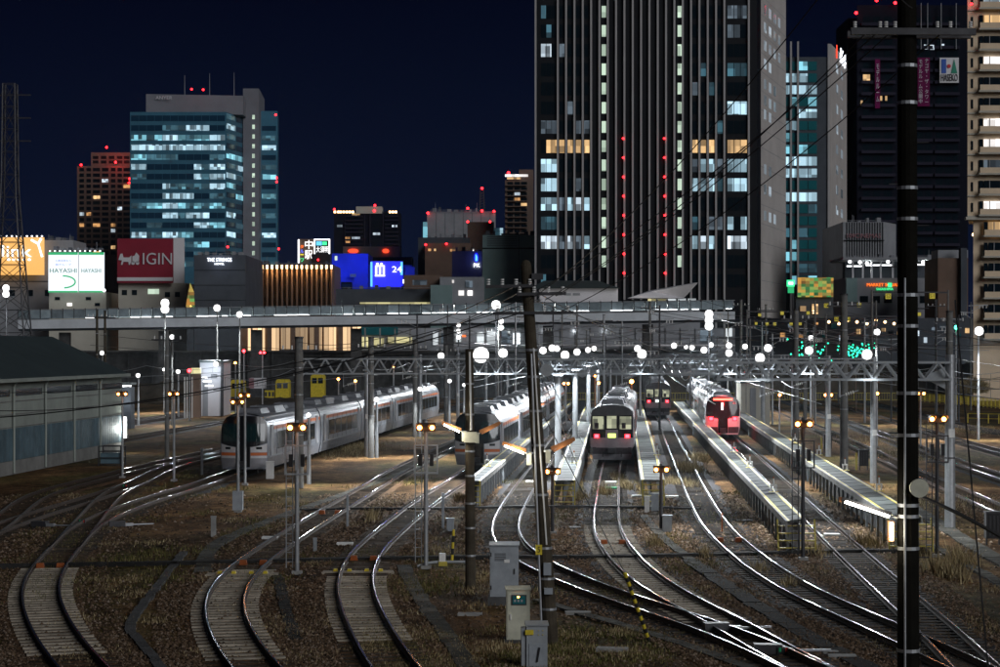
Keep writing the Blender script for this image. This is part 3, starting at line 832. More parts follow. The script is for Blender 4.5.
# ------------------------------------------------------------------ floodlights
def flood(parent, loc, power):
    d = bpy.data.lights.new("bulb", 'SPOT'); d.energy = power; d.color = (.90, .96, 1.); d.shadow_soft_size = .16; d.spot_size = math.radians(126); d.spot_blend = .6
    o = bpy.data.objects.new("bulb", d); COL.objects.link(o); o.location = loc; o.parent = parent
    o.rotation_euler = (math.radians(-29), 0, 0)
def floodlight(label, x, y, D, power, r=.24, mount=.35, group="white floodlights of the yard", pole=None, n=1):
    p = P(x, y, D)
    t = thing("floodlight" if pole is None else "lamp_mast", label, "floodlight" if pole is None else "lamp mast", (p.x, D, 0 if pole else p.z), 0, group)
    o = p.z if pole else 0
    if pole:
        MB().cyl((0, .25, -.1), (0, .25, p.z+.1), .13, .07, 10).obj("mast", pole, t)
    else:
        MB().bar((0, .3, -mount), (0, .3, .02), .06).obj("stand", "galv", t)
        MB().box((0, .2, -.32), (1.0, .5, .05)).obj("tray", "galv_paint", t)
    r *= 1.0; power *= 14. if pole is None else 9.
    for k in range(n):
        z = o - k*.75
        MB().xz([(-r, z-r*.9), (r, z-r*.9), (r*.8, z+r*.9), (-r*.8, z+r*.9)], .02, .26).obj("housing", "galv", t)
        ln = MB().ball((0, 0, z), r, 14, 8, 1.0)
        ln.v = [(a, b*.55-.03, c) for a, b, c in ln.v]
        ln.obj("lens", "flood_lens", t, smooth=True)
        flood(t, (0, -.95, z-.05), power/n)
    return t
FL = [  # x, y, D, power, r
    (481, 355, 122, 600, .46), (503, 353, 122, 350, .26), (441, 356, 152, 500, .24), (543, 350.5, 122, 200, .2), (552, 348, 152, 420, .24), (557, 348.5, 188, 420, .26),
    (565, 355, 122, 220, .24), (577, 352, 152, 420, .24), (588, 350, 188, 420, .24), (594, 348.5, 226, 420, .26), (637.5, 348.5, 188, 500, .28), (642, 354, 122, 260, .26),
    (674, 345.6, 226, 400, .3), (686, 347, 266, 300, .24), (692, 347.5, 226, 400, .27), (704, 350, 152, 420, .23), (711, 345, 266, 400, .32),
    (729, 353, 122, 420, .2), (729, 345.5, 188, 400, .26), (745, 346.5, 226, 400, .28), (768, 348, 152, 420, .27), (809, 350.5, 122, 420, .23),
    (760, 358, 91, 230, .2), (867, 354.5, 91, 230, .22)]
for k, f in enumerate(sorted(FL)):
    floodlight(f"bright white floodlight on top of the gantries, number {k+1} counting from the left" if False else
               f"white floodlight on the gantries, {['', 'twenty-'][0] if k < 16 else ''}{(ORD + ['seventeenth', 'eighteenth', 'nineteenth', 'twentieth', 'twenty-first', 'twenty-second', 'twenty-third', 'twenty-fourth'])[k]} counting from the left",
               f[0], f[1], f[2], f[3]*1.0, f[4])
LM = [
    ("lamp mast at the left edge with two stacked white lamps", 6, 288, 260, 900, .42, 2, "steel_dark"),
    ("lamp mast in front of the maroon sign with a starry white lamp", 165, 303, 255, 1300, .5, 2, "pole_concrete"),
    ("lamp mast in front of the dark hotel block", 217, 308, 262, 1000, .42, 1, "pole_concrete"),
    ("lamp mast under the lit columns, right of the one by the dark hotel", 239.5, 314.5, 262, 800, .38, 1, "pole_concrete"),
    ("lower lamp mast below the footbridge at the left", 172, 337, 215, 500, .24, 1, "pole_concrete"),
    ("small lamp post above the warehouse roof end", 102, 353, 235, 350, .24, 1, "pole_concrete"),
    ("small blue-white lamp post right of the warehouse end", 138, 375.5, 215, 110, .22, 1, "galv"),
    ("tiny lamp post left of the red signal behind the sidings", 164, 369.5, 260, 150, .2, 1, "galv"),
    ("blue-white lamp post left of the red signal behind the sidings", 178, 371.5, 240, 100, .24, 1, "galv"),
    ("lamp mast with three small stacked lamps left of the leaning pole", 458.5, 325, 255, 700, .26, 3, "steel_dark"),
    ("tall lamp mast with one big lamp beside the leaning pole", 496, 305, 250, 1500, .55, 1, "steel_dark"),
    ("lamp mast with two stacked lamps beside the leaning pole", 501, 321, 235, 800, .3, 2, "steel_dark"),
    ("tall lamp mast with three stacked brilliant lamps below the big tower", 709, 314, 258, 2200, .5, 3, "steel_dark"),
    ("lamp mast with a starry lamp right of the green lights", 877, 332, 215, 900, .32, 1, "galv"),
    ("lamp mast with the largest starry lamp at the right edge", 979, 331, 180, 1500, .38, 1, "galv"),
    ("lamp mast below the orange screen", 811, 338, 240, 600, .3, 1, "galv"),
    ("small white lamp on a slim post in front of the left train, leftmost", 308.5, 415, 121, 160, .13, 1, "galv"),
    ("small white lamp on a slim post in front of the left train, middle", 376.5, 399.5, 150, 200, .17, 1, "galv"),
    ("small white lamp on a slim post in front of the left train, rightmost", 420, 389, 186, 200, .19, 1, "galv"),
    ("small white lamp on a slim post between the two grey trains", 449.5, 381, 200, 200, .19, 1, "galv"),
    ("small lamp post right behind the pole with two strip lights", 464, 385, 230, 150, .18, 1, "galv"),
]
for lb, x, y, D, pw, r, n, m in LM:
    floodlight(lb, x, y, D, pw, r, n=n, pole=m, group="lamp masts of the yard")

# ------------------------------------------------------------------ foreground poles with strip lights
def strip_light(t, p, dx, dz, z, L=.95, lit_m="tube_lens", power=45, hous="orange_paint"):
    """fluorescent trough on a short arm; p: attachment, dx: side"""
    s = thing_part("strip_light", t, p)
    a, b = Vector((dx*.18, -.1, 0)), Vector((dx*(.18+L), -.12, dz))
    MB().bar((0, 0, -.02), a, .05).obj("arm", "galv", s)
    MB().bar(a + Vector((0, 0, .05)), b + Vector((0, 0, .05)), .15, .10).obj("cover", hous, s)
    MB().bar(a + Vector((dx*.06, -.03, -.02)), b + Vector((-dx*.06, -.03, -.02)), .09, .05).obj("tube", lit_m, s)
    MB().box((dx*.1, -.02, -.16), (.12, .14, .34)).obj("ballast_box", "cabinet_cream", s)
    c = (a+b)/2; lamp(s, (c.x, -.25, c.z-.16), power, (1, .9, .72), .1)
# pole with two strip lights
D1 = 68.5
t = round_pole("lamp_pole", "dark concrete pole carrying two strip lights in front of the second grey train", XX(470.5, D1), D1, ZZ(349, D1), .175, .13, "pole_dark",
               bands=(1.0, 1.9, 2.7, 3.6, 4.4, 5.6, 6.6), lean=-.04)
strip_light(t, (-.12, -.12, ZZ(431, D1)), -1, .24, 0, .62); strip_light(t, (.12, -.12, ZZ(433, D1)), 1, .30, 0, .68, "orange_paint", 4)
MB().cyl((.02, -.17, ZZ(430, D1)), (-.03, -.15, ZZ(352, D1)), .035, n=8).obj("conduit", "white_paint", t)
MB().box((0, -.18, ZZ(437, D1)), (.42, .12, .34)).obj("junction_box", "cabinet_cream", t)
# leaning pole
D2 = 55.2
hx = ZZ(266, D2); ln = XX(526, D2) - XX(551, D2)
t = round_pole("leaning_pole", "tall leaning concrete utility pole in the middle foreground with many wires", XX(551, D2), D2, hx, .205, .14, "pole_dark",
               bands=(.9, 1.7, 2.5, 3.9, 5.2, 6.1, 7.0, 7.7), lean=ln, steps=True)
def lp(z): return Vector((ln*z/hx, 0, z))
for zz, w0, w1 in ((hx-.55, -1.1, .15), (hx-.75, -.3, 1.0), (hx-1.25, -.95, 1.15)):
    c = lp(zz); MB().bar((c.x+w0, -.16, zz), (c.x+w1, -.16, zz+.03), .085).obj("crossarm", "steel_dark", t)
    for k in range(4):
        xx = c.x + w0 + (w1-w0)*(.06+.29*k); mb = MB()
        for q in range(3): mb.cyl((xx, -.16, zz+.05+.06*q), (xx, -.16, zz+.085+.06*q), .05, n=8)
        mb.obj("insulator", "white_paint", t)
MB().ball((lp(hx).x, 0, hx), .14, 10, 6, 1.2).obj("cap", "pole_dark", t)
MB().box((lp(hx-.25).x+.28, -.12, hx-.28), (.3, .2, .16)).obj("switch", "steel_dark", t)
MB().cyl((lp(.3).x-.23, -.2, .3), (lp(7.6).x-.02, -.19, 7.6), .03, n=8).obj("conduit", "galv", t)
MB().cyl((lp(2.6).x+.05, -.21, 2.6), (lp(7.75).x+.05, -.16, 7.75), .022, n=8).obj("thin_conduit", "white_paint", t)
strip_light(t, (lp(ZZ(448, D2)).x-.14, -.16, ZZ(452, D2)), -1, .2, 0, .62, power=45)
strip_light(t, (lp(ZZ(448, D2)).x+.16, -.16, ZZ(450, D2)), 1, .26, 0, .62, "orange_paint", 4)
c = lp(ZZ(549, D2)); MB().box((c.x-.16, -.22, c.z), (.17, .04, .26)).obj("yellow_plate", "yellow", t)
text("5", "black", t, (c.x-.16, -.25, c.z), .07, .15, ext=.003)
for yy, dx, w, h in ((568, .03, .2, .32), (590, .02, .22, .16)):
    z = ZZ(yy, D2); MB().box((lp(z).x+dx, -.24, z), (w, .12, h)).obj("junction_box", "cabinet_grey", t)
MB().ball((XX(547, D2)-XX(551, D2)+.0, -.3, ZZ(372, D2)), .18, 14, 8).obj("transformer_dome", "galv_paint", t) if False else None
mb = MB().cyl((-.62, -.1, ZZ(371, D2)-.0), (-.62, .2, ZZ(371, D2)), .16, n=16)
# round horn speaker on an arm
s = thing_part("loudspeaker", t, (lp(ZZ(370, D2)).x+.36, -.1, ZZ(370, D2)))
MB().cyl((0, -.12, 0), (0, .16, .03), .17, .05, 16).obj("horn", "galv_paint", s)
MB().bar((0, .1, 0), (-.34, .1, 0), .04).obj("arm", "galv", s)
# near dark pole at the right
D3 = 38.0
x3 = XX(908.5, D3)
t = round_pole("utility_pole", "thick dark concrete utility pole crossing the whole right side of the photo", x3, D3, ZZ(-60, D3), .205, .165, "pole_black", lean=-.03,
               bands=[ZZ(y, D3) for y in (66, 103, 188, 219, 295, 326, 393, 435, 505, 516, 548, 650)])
for z in (ZZ(33, D3),):
    MB().bar((XX(849, D3)-x3, -.2, z), (XX(973, D3)-x3, -.2, z-.01), .1, .12).obj("crossarm", "steel_dark", t)
    for xp in (853, 878, 884, 893, 935, 948, 968):
        mb = MB()
        for q in range(3): mb.cyl((XX(xp, D3)-x3, -.2, z+.07+.04*q), (XX(xp, D3)-x3, -.2, z+.095+.04*q), .035, n=8)
        mb.obj("insulator", "white_paint", t)
    MB().bar((XX(849, D3)-x3, .2, z), (XX(973, D3)-x3, .2, z-.01), .1, .12).obj("crossarm", "steel_dark", t)
for k in range(12):
    z = 3.2 + k*.75; s = 1 if k % 2 else -1
    MB().cyl((s*.15, -.02, z), (s*.36, -.04, z), .012, n=5).obj("step_bolt", "steel_dark", t)
s = thing_part("strip_light", t, (-.22, -.1, ZZ(516, D3)))
a, b = Vector((-.12, 0, 0)), Vector((XX(840, D3)-x3+.22, -.05, ZZ(501, D3)-ZZ(516, D3)))
MB().bar(a + Vector((0, 0, .05)), b + Vector((0, 0, .05)), .13, .07).obj("cover", "steel_dark", s)
MB().bar(a + Vector((-.04, -.05, -.0)), b + Vector((.06, -.05, -.0)), .05, .05).obj("tube", "tube_lens", s)
MB().box((b.x-.02, b.y, b.z+.04), (.06, .1, .09)).obj("end_cap", "orange_paint", s)
lamp(s, ((a.x+b.x)/2, -.2, (a.z+b.z)/2-.12), 32, (1, .92, .78), .08)
s2 = thing_part("strip_light", t, (-.33, -.06, ZZ(531, D3)))
MB().box((0, 0, 0), (.10, .12, .36)).obj("cover", "orange_paint", s2)
MB().box((.0, -.075, 0), (.05, .03, .32)).obj("tube", "tube_lens", s2)
lamp(s2, (-.05, -.2, 0), 6, (1, .8, .5), .05)
MB().cyl((.13, -.22, ZZ(487, D3)), (.13, -.34, ZZ(487, D3)), .16, .17, 18).obj("round_meter", "cabinet_cream", t)
MB().cyl((-.1, -.19, 1.0), (-.1, -.17, 9), .022, n=8).obj("conduit", "galv", t)

# ------------------------------------------------------------------ wires
def sagged(a, b, sag, n=18):
    return [a.lerp(b, i/n) - Vector((0, 0, sag*4*(i/n)*(1-i/n))) for i in range(n+1)]
def wire(label, a, b, sag, r=.012, m="wire", name="overhead_wire", group="wires strung over the yard"):
    return tag(MB().tube(sagged(Vector(a), Vector(b), sag), r, 5).obj(name, m), label, "wire", group)
top = [lp(hx-.55), lp(hx-.75), lp(hx-1.25)]
bx, by = XX(551, D2), D2
WL = [
    ((893, 30), 551, (556, 296), "highest"), ((880, 30), 540, (541, 288), "second"), ((868, 31), 530, (545, 300), "third"), ((945, 30), 560, (560, 312), "fourth")]
for k, (pa, _, pb, nm) in enumerate(WL):
    wire(f"power wire from the dark right pole down to the leaning pole, {ORD[k]} of four", P(pa[0], pa[1], D3-.2), P(pb[0], pb[1], D2-.2), .28+.06*k, .011)
wire("power wire leaving the top of the photo left of the dark pole", P(848, -40, D3-3), P(530, 300, D2-.2), .5, .011)
wire("power wire rising from the dark pole's crossarm to the upper right", P(912, 8, D3-.3), P(884, -30, D3-4), .1, .012)
for k, (x, y, Dk, nm) in enumerate((((-40, 420, 62, "lower")), ((-40, 392, 66, "upper")), ((-40, 410, 60, "middle")))):
    wire(f"black cable running from the left edge up to the leaning pole, {nm} one", P(x, y, Dk), P(524+3*k, 312 - 8*k, D2-.18), .5+.2*k, .018 if k == 0 else .011, "rubber")
wire("thin bright wire from the leaning pole down to the right yard", P(533, 290, D2-.2), P(720, 352, 122), .7, .016, "galv")
wire("thin bright wire from the leaning pole towards the right gantry", P(536, 300, D2-.2), P(690, 330, 130), .5, .014, "galv")
wire("thin wire from the leaning pole to the left gantry", P(520, 292, D2-.2), P(372, 345, 150), .5, .014)
wire("thin wire from the leaning pole top to the far left", P(518, 285, D2-.2), P(299, 342, 118), .7, .014)
wire("guy wire from the leaning pole to the platform beside the lit train", P(531, 345, D2), G(596, 468, 1.2), 0.02, .012, "galv")
wire("guy wire from the leaning pole to the ground left of the lit train's track", P(533, 352, D2), G(585, 486, 0), 0.02, .012, "galv")
wire("thick black cable sagging from the dark pole's round meter to the right edge", P(920, 496, D3-.2), P(1030, 555, D3-1), -.06, .035, "rubber")
wire("black drop cable hanging beside the dark pole's right side", P(955, 300, D3+4), P(990, 690, D3+3), .0, .018, "rubber")
# catenary over the tracks
for key, nm in (("T1b", "the left grey train's track"), ("T3", "the second grey train's track"), ("T6", "the distant dark train's track"), ("T7", "the red-lit train's track"), ("R1", "the nearest main track"), ("R2", "the second main track"), ("R3", "the third main track"), ("L2", "the left siding")):
    t = thing("overhead_line", f"overhead contact line above {nm}", "overhead line", (0, 0, 0), 0, "overhead contact lines")
    Ds = [91, 122, 152, 188, 226, 266, 306] if key in ("T6", "T7", "R1", "R2") else [122, 152, 188, 226, 266, 306]
    ps = [on_track(key, D)[0] for D in Ds]
    m1, m2, dr = [], [], MB()
    for a, b in zip(ps, ps[1:]):
        A, B = Vector((a.x, a.y, 6.3)), Vector((b.x, b.y, 6.3))
        m1 += sagged(A, B, .55, 10); m2 += [Vector((a.x, a.y, 5.35)), Vector((b.x, b.y, 5.35))]
        for i in range(1, 8):
            q = sagged(A, B, .55, 8)[i]; dr.bar(q, (q.x, q.y, 5.35), .02)
    MB().tube(m1, .02, 4).obj("messenger_wire", "galv", t); MB().tube(m2, .02, 4).obj("contact_wire", "galv", t); stuff(dr.obj("droppers", "wire", t))
for k, (xa, ya, xb, yb) in enumerate(((640, 330, 1000, 345), (560, 318, 960, 350), (700, 300, 1040, 372), (820, 352, 1040, 381), (100, 335, 480, 350), (90, 345, 440, 352), (250, 352, 560, 320))):
    wire(f"feeder wire strung across the far yard, {ORD[k]} of seven", P(xa, ya, 230-10*k), P(xb, yb, 160+6*k), .6, .022, "wire")

rk = random.Random(31)
for k in range(26):
    x = 425 + 22*k + rk.uniform(-8, 8); D = rk.uniform(190, 300); yt = rk.uniform(300, 338)
    if 895 < x < 925: continue
    h = ZZ(yt, D); t = thing("slim_mast", f"slim grey catenary mast in the far yard, {(ORD + ['seventeenth', 'eighteenth', 'nineteenth', 'twentieth', 'twenty-first', 'twenty-second', 'twenty-third', 'twenty-fourth', 'twenty-fifth', 'twenty-sixth'])[k]} from the left", "mast", (XX(x, D), D, 0), 0, "slim masts of the far yard")
    MB().cyl((0, 0, 0), (0, 0, h), .11, .08, 8).obj("shaft", rk.choice(("galv", "pole_concrete", "steel_dark")), t)
    for q in range(rk.choice((1, 2, 2, 3))):
        z = h - .5 - .9*q; s = rk.choice((-1, 1)); w = rk.uniform(.9, 2.2)
        MB().bar((-.3*s, 0, z), (w*s, 0, z+.1), .08).obj("arm", "galv", t); MB().bar((0, 0, z-.7), (w*s*.8, 0, z+.08), .05).obj("stay", "galv", t)
        mb = MB()
        for u in range(3): mb.cyl((w*s*(.5+.2*u), 0, z-.32), (w*s*(.5+.2*u), 0, z), .06, n=6)
        mb.obj("insulator", "white_paint", t)
for k in range(30):
    xa = 410 + 18*k; wire(f"thin feeder wire in the tangle above the gantries, {(ORD[k] if k < 15 else ORD[29-k])} from the {('left' if k < 15 else 'right')}", P(xa + rk.uniform(-90, 0), rk.uniform(305, 350), rk.uniform(180, 280)), P(xa + rk.uniform(60, 190), rk.uniform(315, 356), rk.uniform(130, 220)), rk.uniform(.2, .9), .02, rk.choice(("galv", "wire")))
# ------------------------------------------------------------------ signals
def signal(label, x, yb, yl, D=None, n=2, frame=True, m="galv", col="amber_signal", lc=(1, .35, .06), topy=None, r=.08, box=False):
    p = G(x, yb, 0) if D is None else Vector((XX(x, D), D, 0)); D = p.y
    t = thing("signal_mast", label, "signal", (p.x, p.y, 0), 0, "signals with lit lamps")
    zl = ZZ(yl, D); zt = ZZ(topy, D) if topy else zl + .25
    MB().cyl((0, 0, -.1), (0, 0, zt), .075, .065, 10).obj("mast", m, t)
    MB().box((0, 0, .05), (.34, .34, .12)).obj("foot", "concrete", t)
    hd = thing_part("signal_head", t, (0, -.1, zl))
    wv = (.46 if n == 2 else .24)
    MB().box((0, .0, .02), (wv+.22, .12, .3)).obj("backplate", "black", hd)
    for k in range(n):
        xx = (k-(n-1)/2)*.44
        MB().cyl((xx, -.07, 0), (xx, -.11, 0), r, n=14).obj("lens", col, hd)
        MB().add([(xx-.13, -.06, .02), (xx+.13, -.06, .02), (xx+.09, -.06, .14), (xx-.09, -.06, .14), (xx-.13, -.28, .05), (xx+.13, -.28, .05), (xx+.09, -.26, .15), (xx-.09, -.26, .15)],
                 [(3,2,6,7), (0,3,7,4), (2,1,5,6)]).obj("hood", "black", hd)
        lamp(hd, (xx, -.34, 0), 3, lc, .06)
    # ladder
    if frame:
        for s in (-.16, .06): MB().bar((-.22+s, .12, .2), (-.22+s, .12, zl-.2), .03).obj("ladder_rail", m, t)
        k = .4
        while k < zl-.3:
            cbox("ladder_rung", .22, .02, .02, m, t, (-.27, .12, k)); k += .32
        c = thing_part("guard_cage", t, (0, -.06, zl-.62))
        w, h = .40, .98
        for s in (-1, 1): MB().bar((s*w, 0, 0), (s*w, 0, -h), .05).obj("bar", m, c)
        MB().bar((-w-.02, 0, 0), (w+.02, 0, 0), .05).obj("bar", m, c); MB().bar((-w-.02, 0, -h), (w+.02, 0, -h), .06).obj("bar", m, c)
        for s in (-.2, .2):
            MB().xz([(s-.07, -h+.25), (s+.07, -h+.25), (s+.07, -.3), (s-.07, -.3)], -.08, .08).obj("signal_unit", "black", c)
        MB().box((0, -.1, -.45), (.1, .1, .8)).obj("cable_box", m, c)
    if box:
        MB().box((0, -.02, .55), (.48, .36, .9)).obj("base_box", "cabinet_grey", t)
    return t
signal("signal mast with two amber lights, cage and ladder before the left train", 297, 574, 427.5, m="galv")
signal("signal mast with two amber lights and guard cage right of the left train", 426, 568.5, 427.5, m="galv")
signal("signal mast with amber lights before the left train's windscreen, shorter one", 238, 512, 402, n=2, frame=False, m="galv", box=True, r=.06)
signal("signal mast with amber lights before the left train's windscreen, taller one", 245, 485, 395.5, n=2, m="galv", frame=False, r=.06)
signal("signal mast with two amber lights at the warehouse corner", 122.5, 478, 394, frame=False, r=.07)
signal("signal mast with two amber lights between warehouse and left train", 174, 481, 394, frame=False, r=.07)
signal("dark signal mast with two amber lights and cage before the long platform", 803, 560, 424, m="steel_dark")
signal("dark signal mast with two amber lights at the right behind the dark pole", 937, 557, 419, m="steel_dark")
signal("low dark signal with two amber lights right of the lit train's platform", 661, 531, 469.5, m="steel_dark", frame=False, r=.075)
signal("low dark signal with two amber lights in front of the leaning pole", 552.5, 534, 471.5, m="steel_dark", frame=False, r=.075)
signal("far amber signal below the nearest gantry, left of the tall capped pole", 828, 0, 395, D=165, frame=False, m="galv", r=.1)
signal("far amber signal left of the platforms' grey column at the right", 779.5, 0, 395, D=185, n=1, frame=False, r=.11)
signal("far amber signal right of the gantry column with number plate", 877, 0, 393.5, D=165, n=1, frame=False, r=.1)
signal("far amber signal peeking out right of the dark pole", 920.5, 0, 393.5, D=165, frame=False, r=.1)
signal("far orange signal left of the lit train's platform", 566, 0, 383.5, D=215, frame=False, r=.12)
signal("far orange signal above the lit train's left shoulder", 598.5, 0, 383, D=205, frame=False, n=1, r=.13)
signal("yellow lit signal above the lit train's right shoulder", 631.5, 0, 381.5, D=205, n=1, frame=False, r=.2, m="orange_paint")
signal("orange lamp post behind the lit train", 595, 0, 376, D=220, n=1, frame=False, r=.1, m="orange_paint")
signal("far orange signal over the left train's roof, left one", 338.5, 0, 379, D=215, n=1, frame=False, r=.13)
signal("far orange signal over the left train's roof, middle one", 355.5, 0, 381, D=215, n=1, frame=False, r=.13)
signal("far orange signal over the left train's roof, right one", 393.5, 0, 366.5, D=225, n=1, frame=False, r=.13)
signal("far orange signal left of the yellow maintenance vehicle", 235.5, 0, 363, D=235, n=1, frame=False, r=.13)
signal("red signal left of the white-lit shed", 189.5, 0, 370.5, D=230, n=1, frame=False, col="red_signal", lc=(1, .02, .03), r=.2)
signal("red signal above the yellow vehicles, single lamp", 244, 0, 351, D=250, n=1, frame=False, col="red_signal", lc=(1, .02, .03), r=.17)
signal("red twin signal above the yellow vehicles", 262.5, 0, 352.5, D=250, n=2, frame=False, col="red_signal", lc=(1, .02, .03), r=.15)
signal("green signal on a post at the right below the apartment block", 956, 0, 327.5, D=230, n=1, frame=False, col="green_signal", lc=(.05, 1, .6), r=.22)
# ------------------------------------------------------------------ city materials
mat("glass_dark", (.006, .012, .017), .12, 0, 0, spec=.4)
mat("glass_blue", (.012, .045, .085), .15, 0, 0, spec=.6)
mat("glass_teal", (.015, .13, .15), .15, 0, 0, spec=.6)
mat("tower_black", (.008, .009, .012), .5, 0, .2, .3, spec=.15)
mat("tower_fin", (.36, .35, .35), .5, .1, .1, .2)
mat("tower_side", (.48, .45, .43), .7, 0, .1, .15)
mat("teal_spandrel", (.055, .175, .26), .35, .1, .15, .2, rnd=.15)
mat("core_grey", (.19, .195, .22), .7, 0, .12, .12)
mat("apt_brown", (.16, .115, .095), .8, 0, .15, .2)
mat("apt_beige", (.70, .56, .40), .8, 0, .1, .3)
mat("apt_dark", (.009, .010, .018), .8, 0, .15, .2)
mat("apt_slab", (.026, .025, .040), .8, 0, .1, .3)
mat("wall_grey", (.26, .27, .29), .8, 0, .15, .2)
mat("wall_dark", (.075, .085, .10), .8, 0, .2, .2)
mat("wall_tealgrey", (.20, .29, .29), .7, 0, .1, .2)
mat("wall_cream", (.46, .44, .38), .8, 0, .12, .2)
mat("wall_brown", (.16, .11, .085), .8, 0, .2, .2)
mat("wall_blue_lit", (.025, .07, .75), .6, 0, .15, .2)  # blue light from the sign put into the wall colour
mat("wall_white", (.62, .61, .64), .7, 0, .1, .2)
mat("sign_maroon", (.24, .010, .03), .6, 0, .1, .3)
mat("sign_white", (.66, .66, .68), .6, 0, .05, .3)
mat("bridge_side", (.64, .68, .72), .6, .1, .15, .3)
mat("bridge_glass", (.26, .32, .35), .2, 0, .4, .4, spec=.6, rnd=.35)
mat("banner_pink", (.13, .008, .065), .7, 0, .1, .3)
mat("roof_metal", (.055, .075, .075), .55, .2, .2, .4)
lit("win_cool", (.55, .84, 1.), .85, .12, .7, .45, .45)
lit("win_teal", (.30, .78, .95), .7, .1, .6, .5, .5)
lit("win_teal_dim", (.16, .45, .6), .22, .2, .5, .5, .6)
lit("win_white", (.74, .88, 1.), .95, .12, .9, .6, .4)
lit("win_white_dim", (.5, .65, .8), .17, .1, .8, .6, .6)
lit("win_warm", (1., .62, .28), .75, .3, .9, .7, .4)
lit("win_orange", (1., .5, .18), .6, .3, .5, .7, .4)
lit("win_green", (.75, .95, .75), .6, .6, .5, .4, .2)
lit("win_bright", (1., .95, .92), 1.5, .5, .8, .8, .3)
lit("glow_patch", (.75, .88, 1.), .30, .3, .3, .3, .6)
lit("hall_warm", (1., .66, .36), 1.2, .1, .28, .05, .5)
lit("hall_white", (.9, .97, 1.), 1.1, .1, .45, .4, .5)
lit("hall_yellow", (1., .9, .45), .55, .3, .4, .4, .3)
lit("panel_orange", (1., .42, .06), .55, .25, 1.1, 1.6, .1, (.08, .5, .12))
glow("bill_orange", (1., .50, .12), .85)
glow("bill_white", (.86, .93, 1.), .95)
glow("text_white", (.85, .9, 1.), 3.)
glow("white_glow", (1., 1., 1.), 1.6)
glow("ad_blue", (.008, .012, .95), 1.0)
glow("ad_cyan", (.12, .6, 1.), 1.1)
glow("sign_green_glow", (.0, .50, .16), .7)
glow("text_green", (.01, .28, .14), .4)
glow("red_text", (1., .06, .02), 1.6)
glow("orange_text", (1., .16, .01), 1.6)
glow("yellow_text", (.9, .7, .02), .9)
glow("blue_text", (.12, .16, 1.), 1.4)
glow("green_text", (.04, .9, .30), 1.3)
glow("warm_lamp", (1., .62, .28), 6)
glow("strip_white", (.95, .98, 1.), 2.2)
glow("green_speck", (.02, .85, .42), 3)
glow("plate_yellow", (.75, .62, .02), .35)

def rel(t, pts): return [(p[0]-t.location.x, p[1]-t.location.y) for p in pts]
def bthing(name, label, cat, x, D, group=None):
    t = thing(name, label, cat, (XX(x, D), D, 0), 0, group); t["D"] = D
    return t
def pb(t, name, x0, x1, y0, y1, m, D=None, depth=.12, proud=0., parent=None):
    """box part whose front covers picture rect x0..x1, y0..y1 (y1 None: down to the ground) at the thing's distance"""
    D = D or t["D"]; Df = D - proud
    X0, X1 = XX(x0, D), XX(x1, D); z1 = ZZ(y0, D); z0 = 0 if y1 is None else ZZ(y1, D)
    if not parent: return cbox(name, X1-X0, depth, z1-z0, m, t, ((X0+X1)/2 - t.location.x, Df + depth/2 - t.location.y, z0))
    o = cbox(name, X1-X0, depth, z1-z0, m, parent, ((X0+X1)/2 - t.location.x - parent.location.x, Df + depth/2 - t.location.y - parent.location.y, z0 - parent.location.z))
    return o
def red(t, x, y, D=None, r=.55, m="red_dot"):
    r = r*.62 if m == "red_dot" else r
    D = D or t["D"]; p = P(x, y, D) - t.location
    k = ("red", r, m)
    if k not in CACHE: CACHE[k] = MB().ball((0, 0, 0), r, 8, 6).mesh("warning_light", m)
    return put("warning_light", CACHE[k], t, (p.x, p.y-1.0, p.z))
def edge_windows(t, a, b, rows, cols, h, frac, mf, name="window", proud=.1):
    """windows on the wall from a to b (world x,y); rows: list of bottom z"""
    a, b = Vector((a[0], a[1], 0)), Vector((b[0], b[1], 0)); d = b-a; L = d.length; rz = math.atan2(d.y, d.x); nn = Vector((d.y, -d.x, 0)).normalized()
    for j, z in enumerate(rows):
        for i in range(cols):
            m = mf(j, i)
            if not m: continue
            c = a + d*((i+.5)/cols) + nn*proud - t.location
            cbox(name, L/cols*frac, .12, h, m, t, (c.x, c.y, z), rz)

RB = random.Random(21)
# ------------------------------------------------------------------ big tower
D = 465
t = bthing("office_tower", "huge dark office tower with pale vertical fins filling the upper middle", "tower", 647, D)
TOPZ = 118.
A, B_, C_ = (XX(535, D), D), (XX(757, D), D), (XX(786, 505), 505)
MB().prism([A, B_, (C_[0], C_[1]), (XX(786, 505)-52, 520)], 0, TOPZ).obj("wall", "tower_black", t, (-t.location.x, -t.location.y, 0))
sd = Vector((C_[0]-B_[0], C_[1]-B_[1], 0)); L = sd.length; sn = Vector((sd.y, -sd.x, 0)).normalized()
c = Vector((B_[0], B_[1], 0)) + sd*.55 + sn*.06
cbox("side_wall", L*.86, .1, TOPZ, "tower_side", t, (c.x-t.location.x, c.y-t.location.y, 0), math.atan2(sd.y, sd.x))
for y0, cnt in ((18, 4), (36, 4), (54, 4), (72, 2), (92, 3), (108, 3), (122, 2), (176, 2), (196, 2), (222, 3)):      # pale reflections put on the side wall as glowing patches
    for k in range(cnt):
        cc = Vector((B_[0], B_[1], 0)) + sd*(.25+.16*k) + sn*.14 - t.location
        cbox("window", L*.075, .06, 2.2, "glow_patch", t, (cc.x, cc.y, ZZ(y0, 480)), math.atan2(sd.y, sd.x))
for k in range(26):
    cc = Vector((B_[0], B_[1], 0)) + sd*.55 + sn*.12
    cbox("side_joint", L*.86, .02, .09, "wall_grey", t, (cc.x-t.location.x, cc.y-t.location.y, 4.25*k+2), math.atan2(sd.y, sd.x))
fins = [557.7 + 8.32*i for i in range(21)]
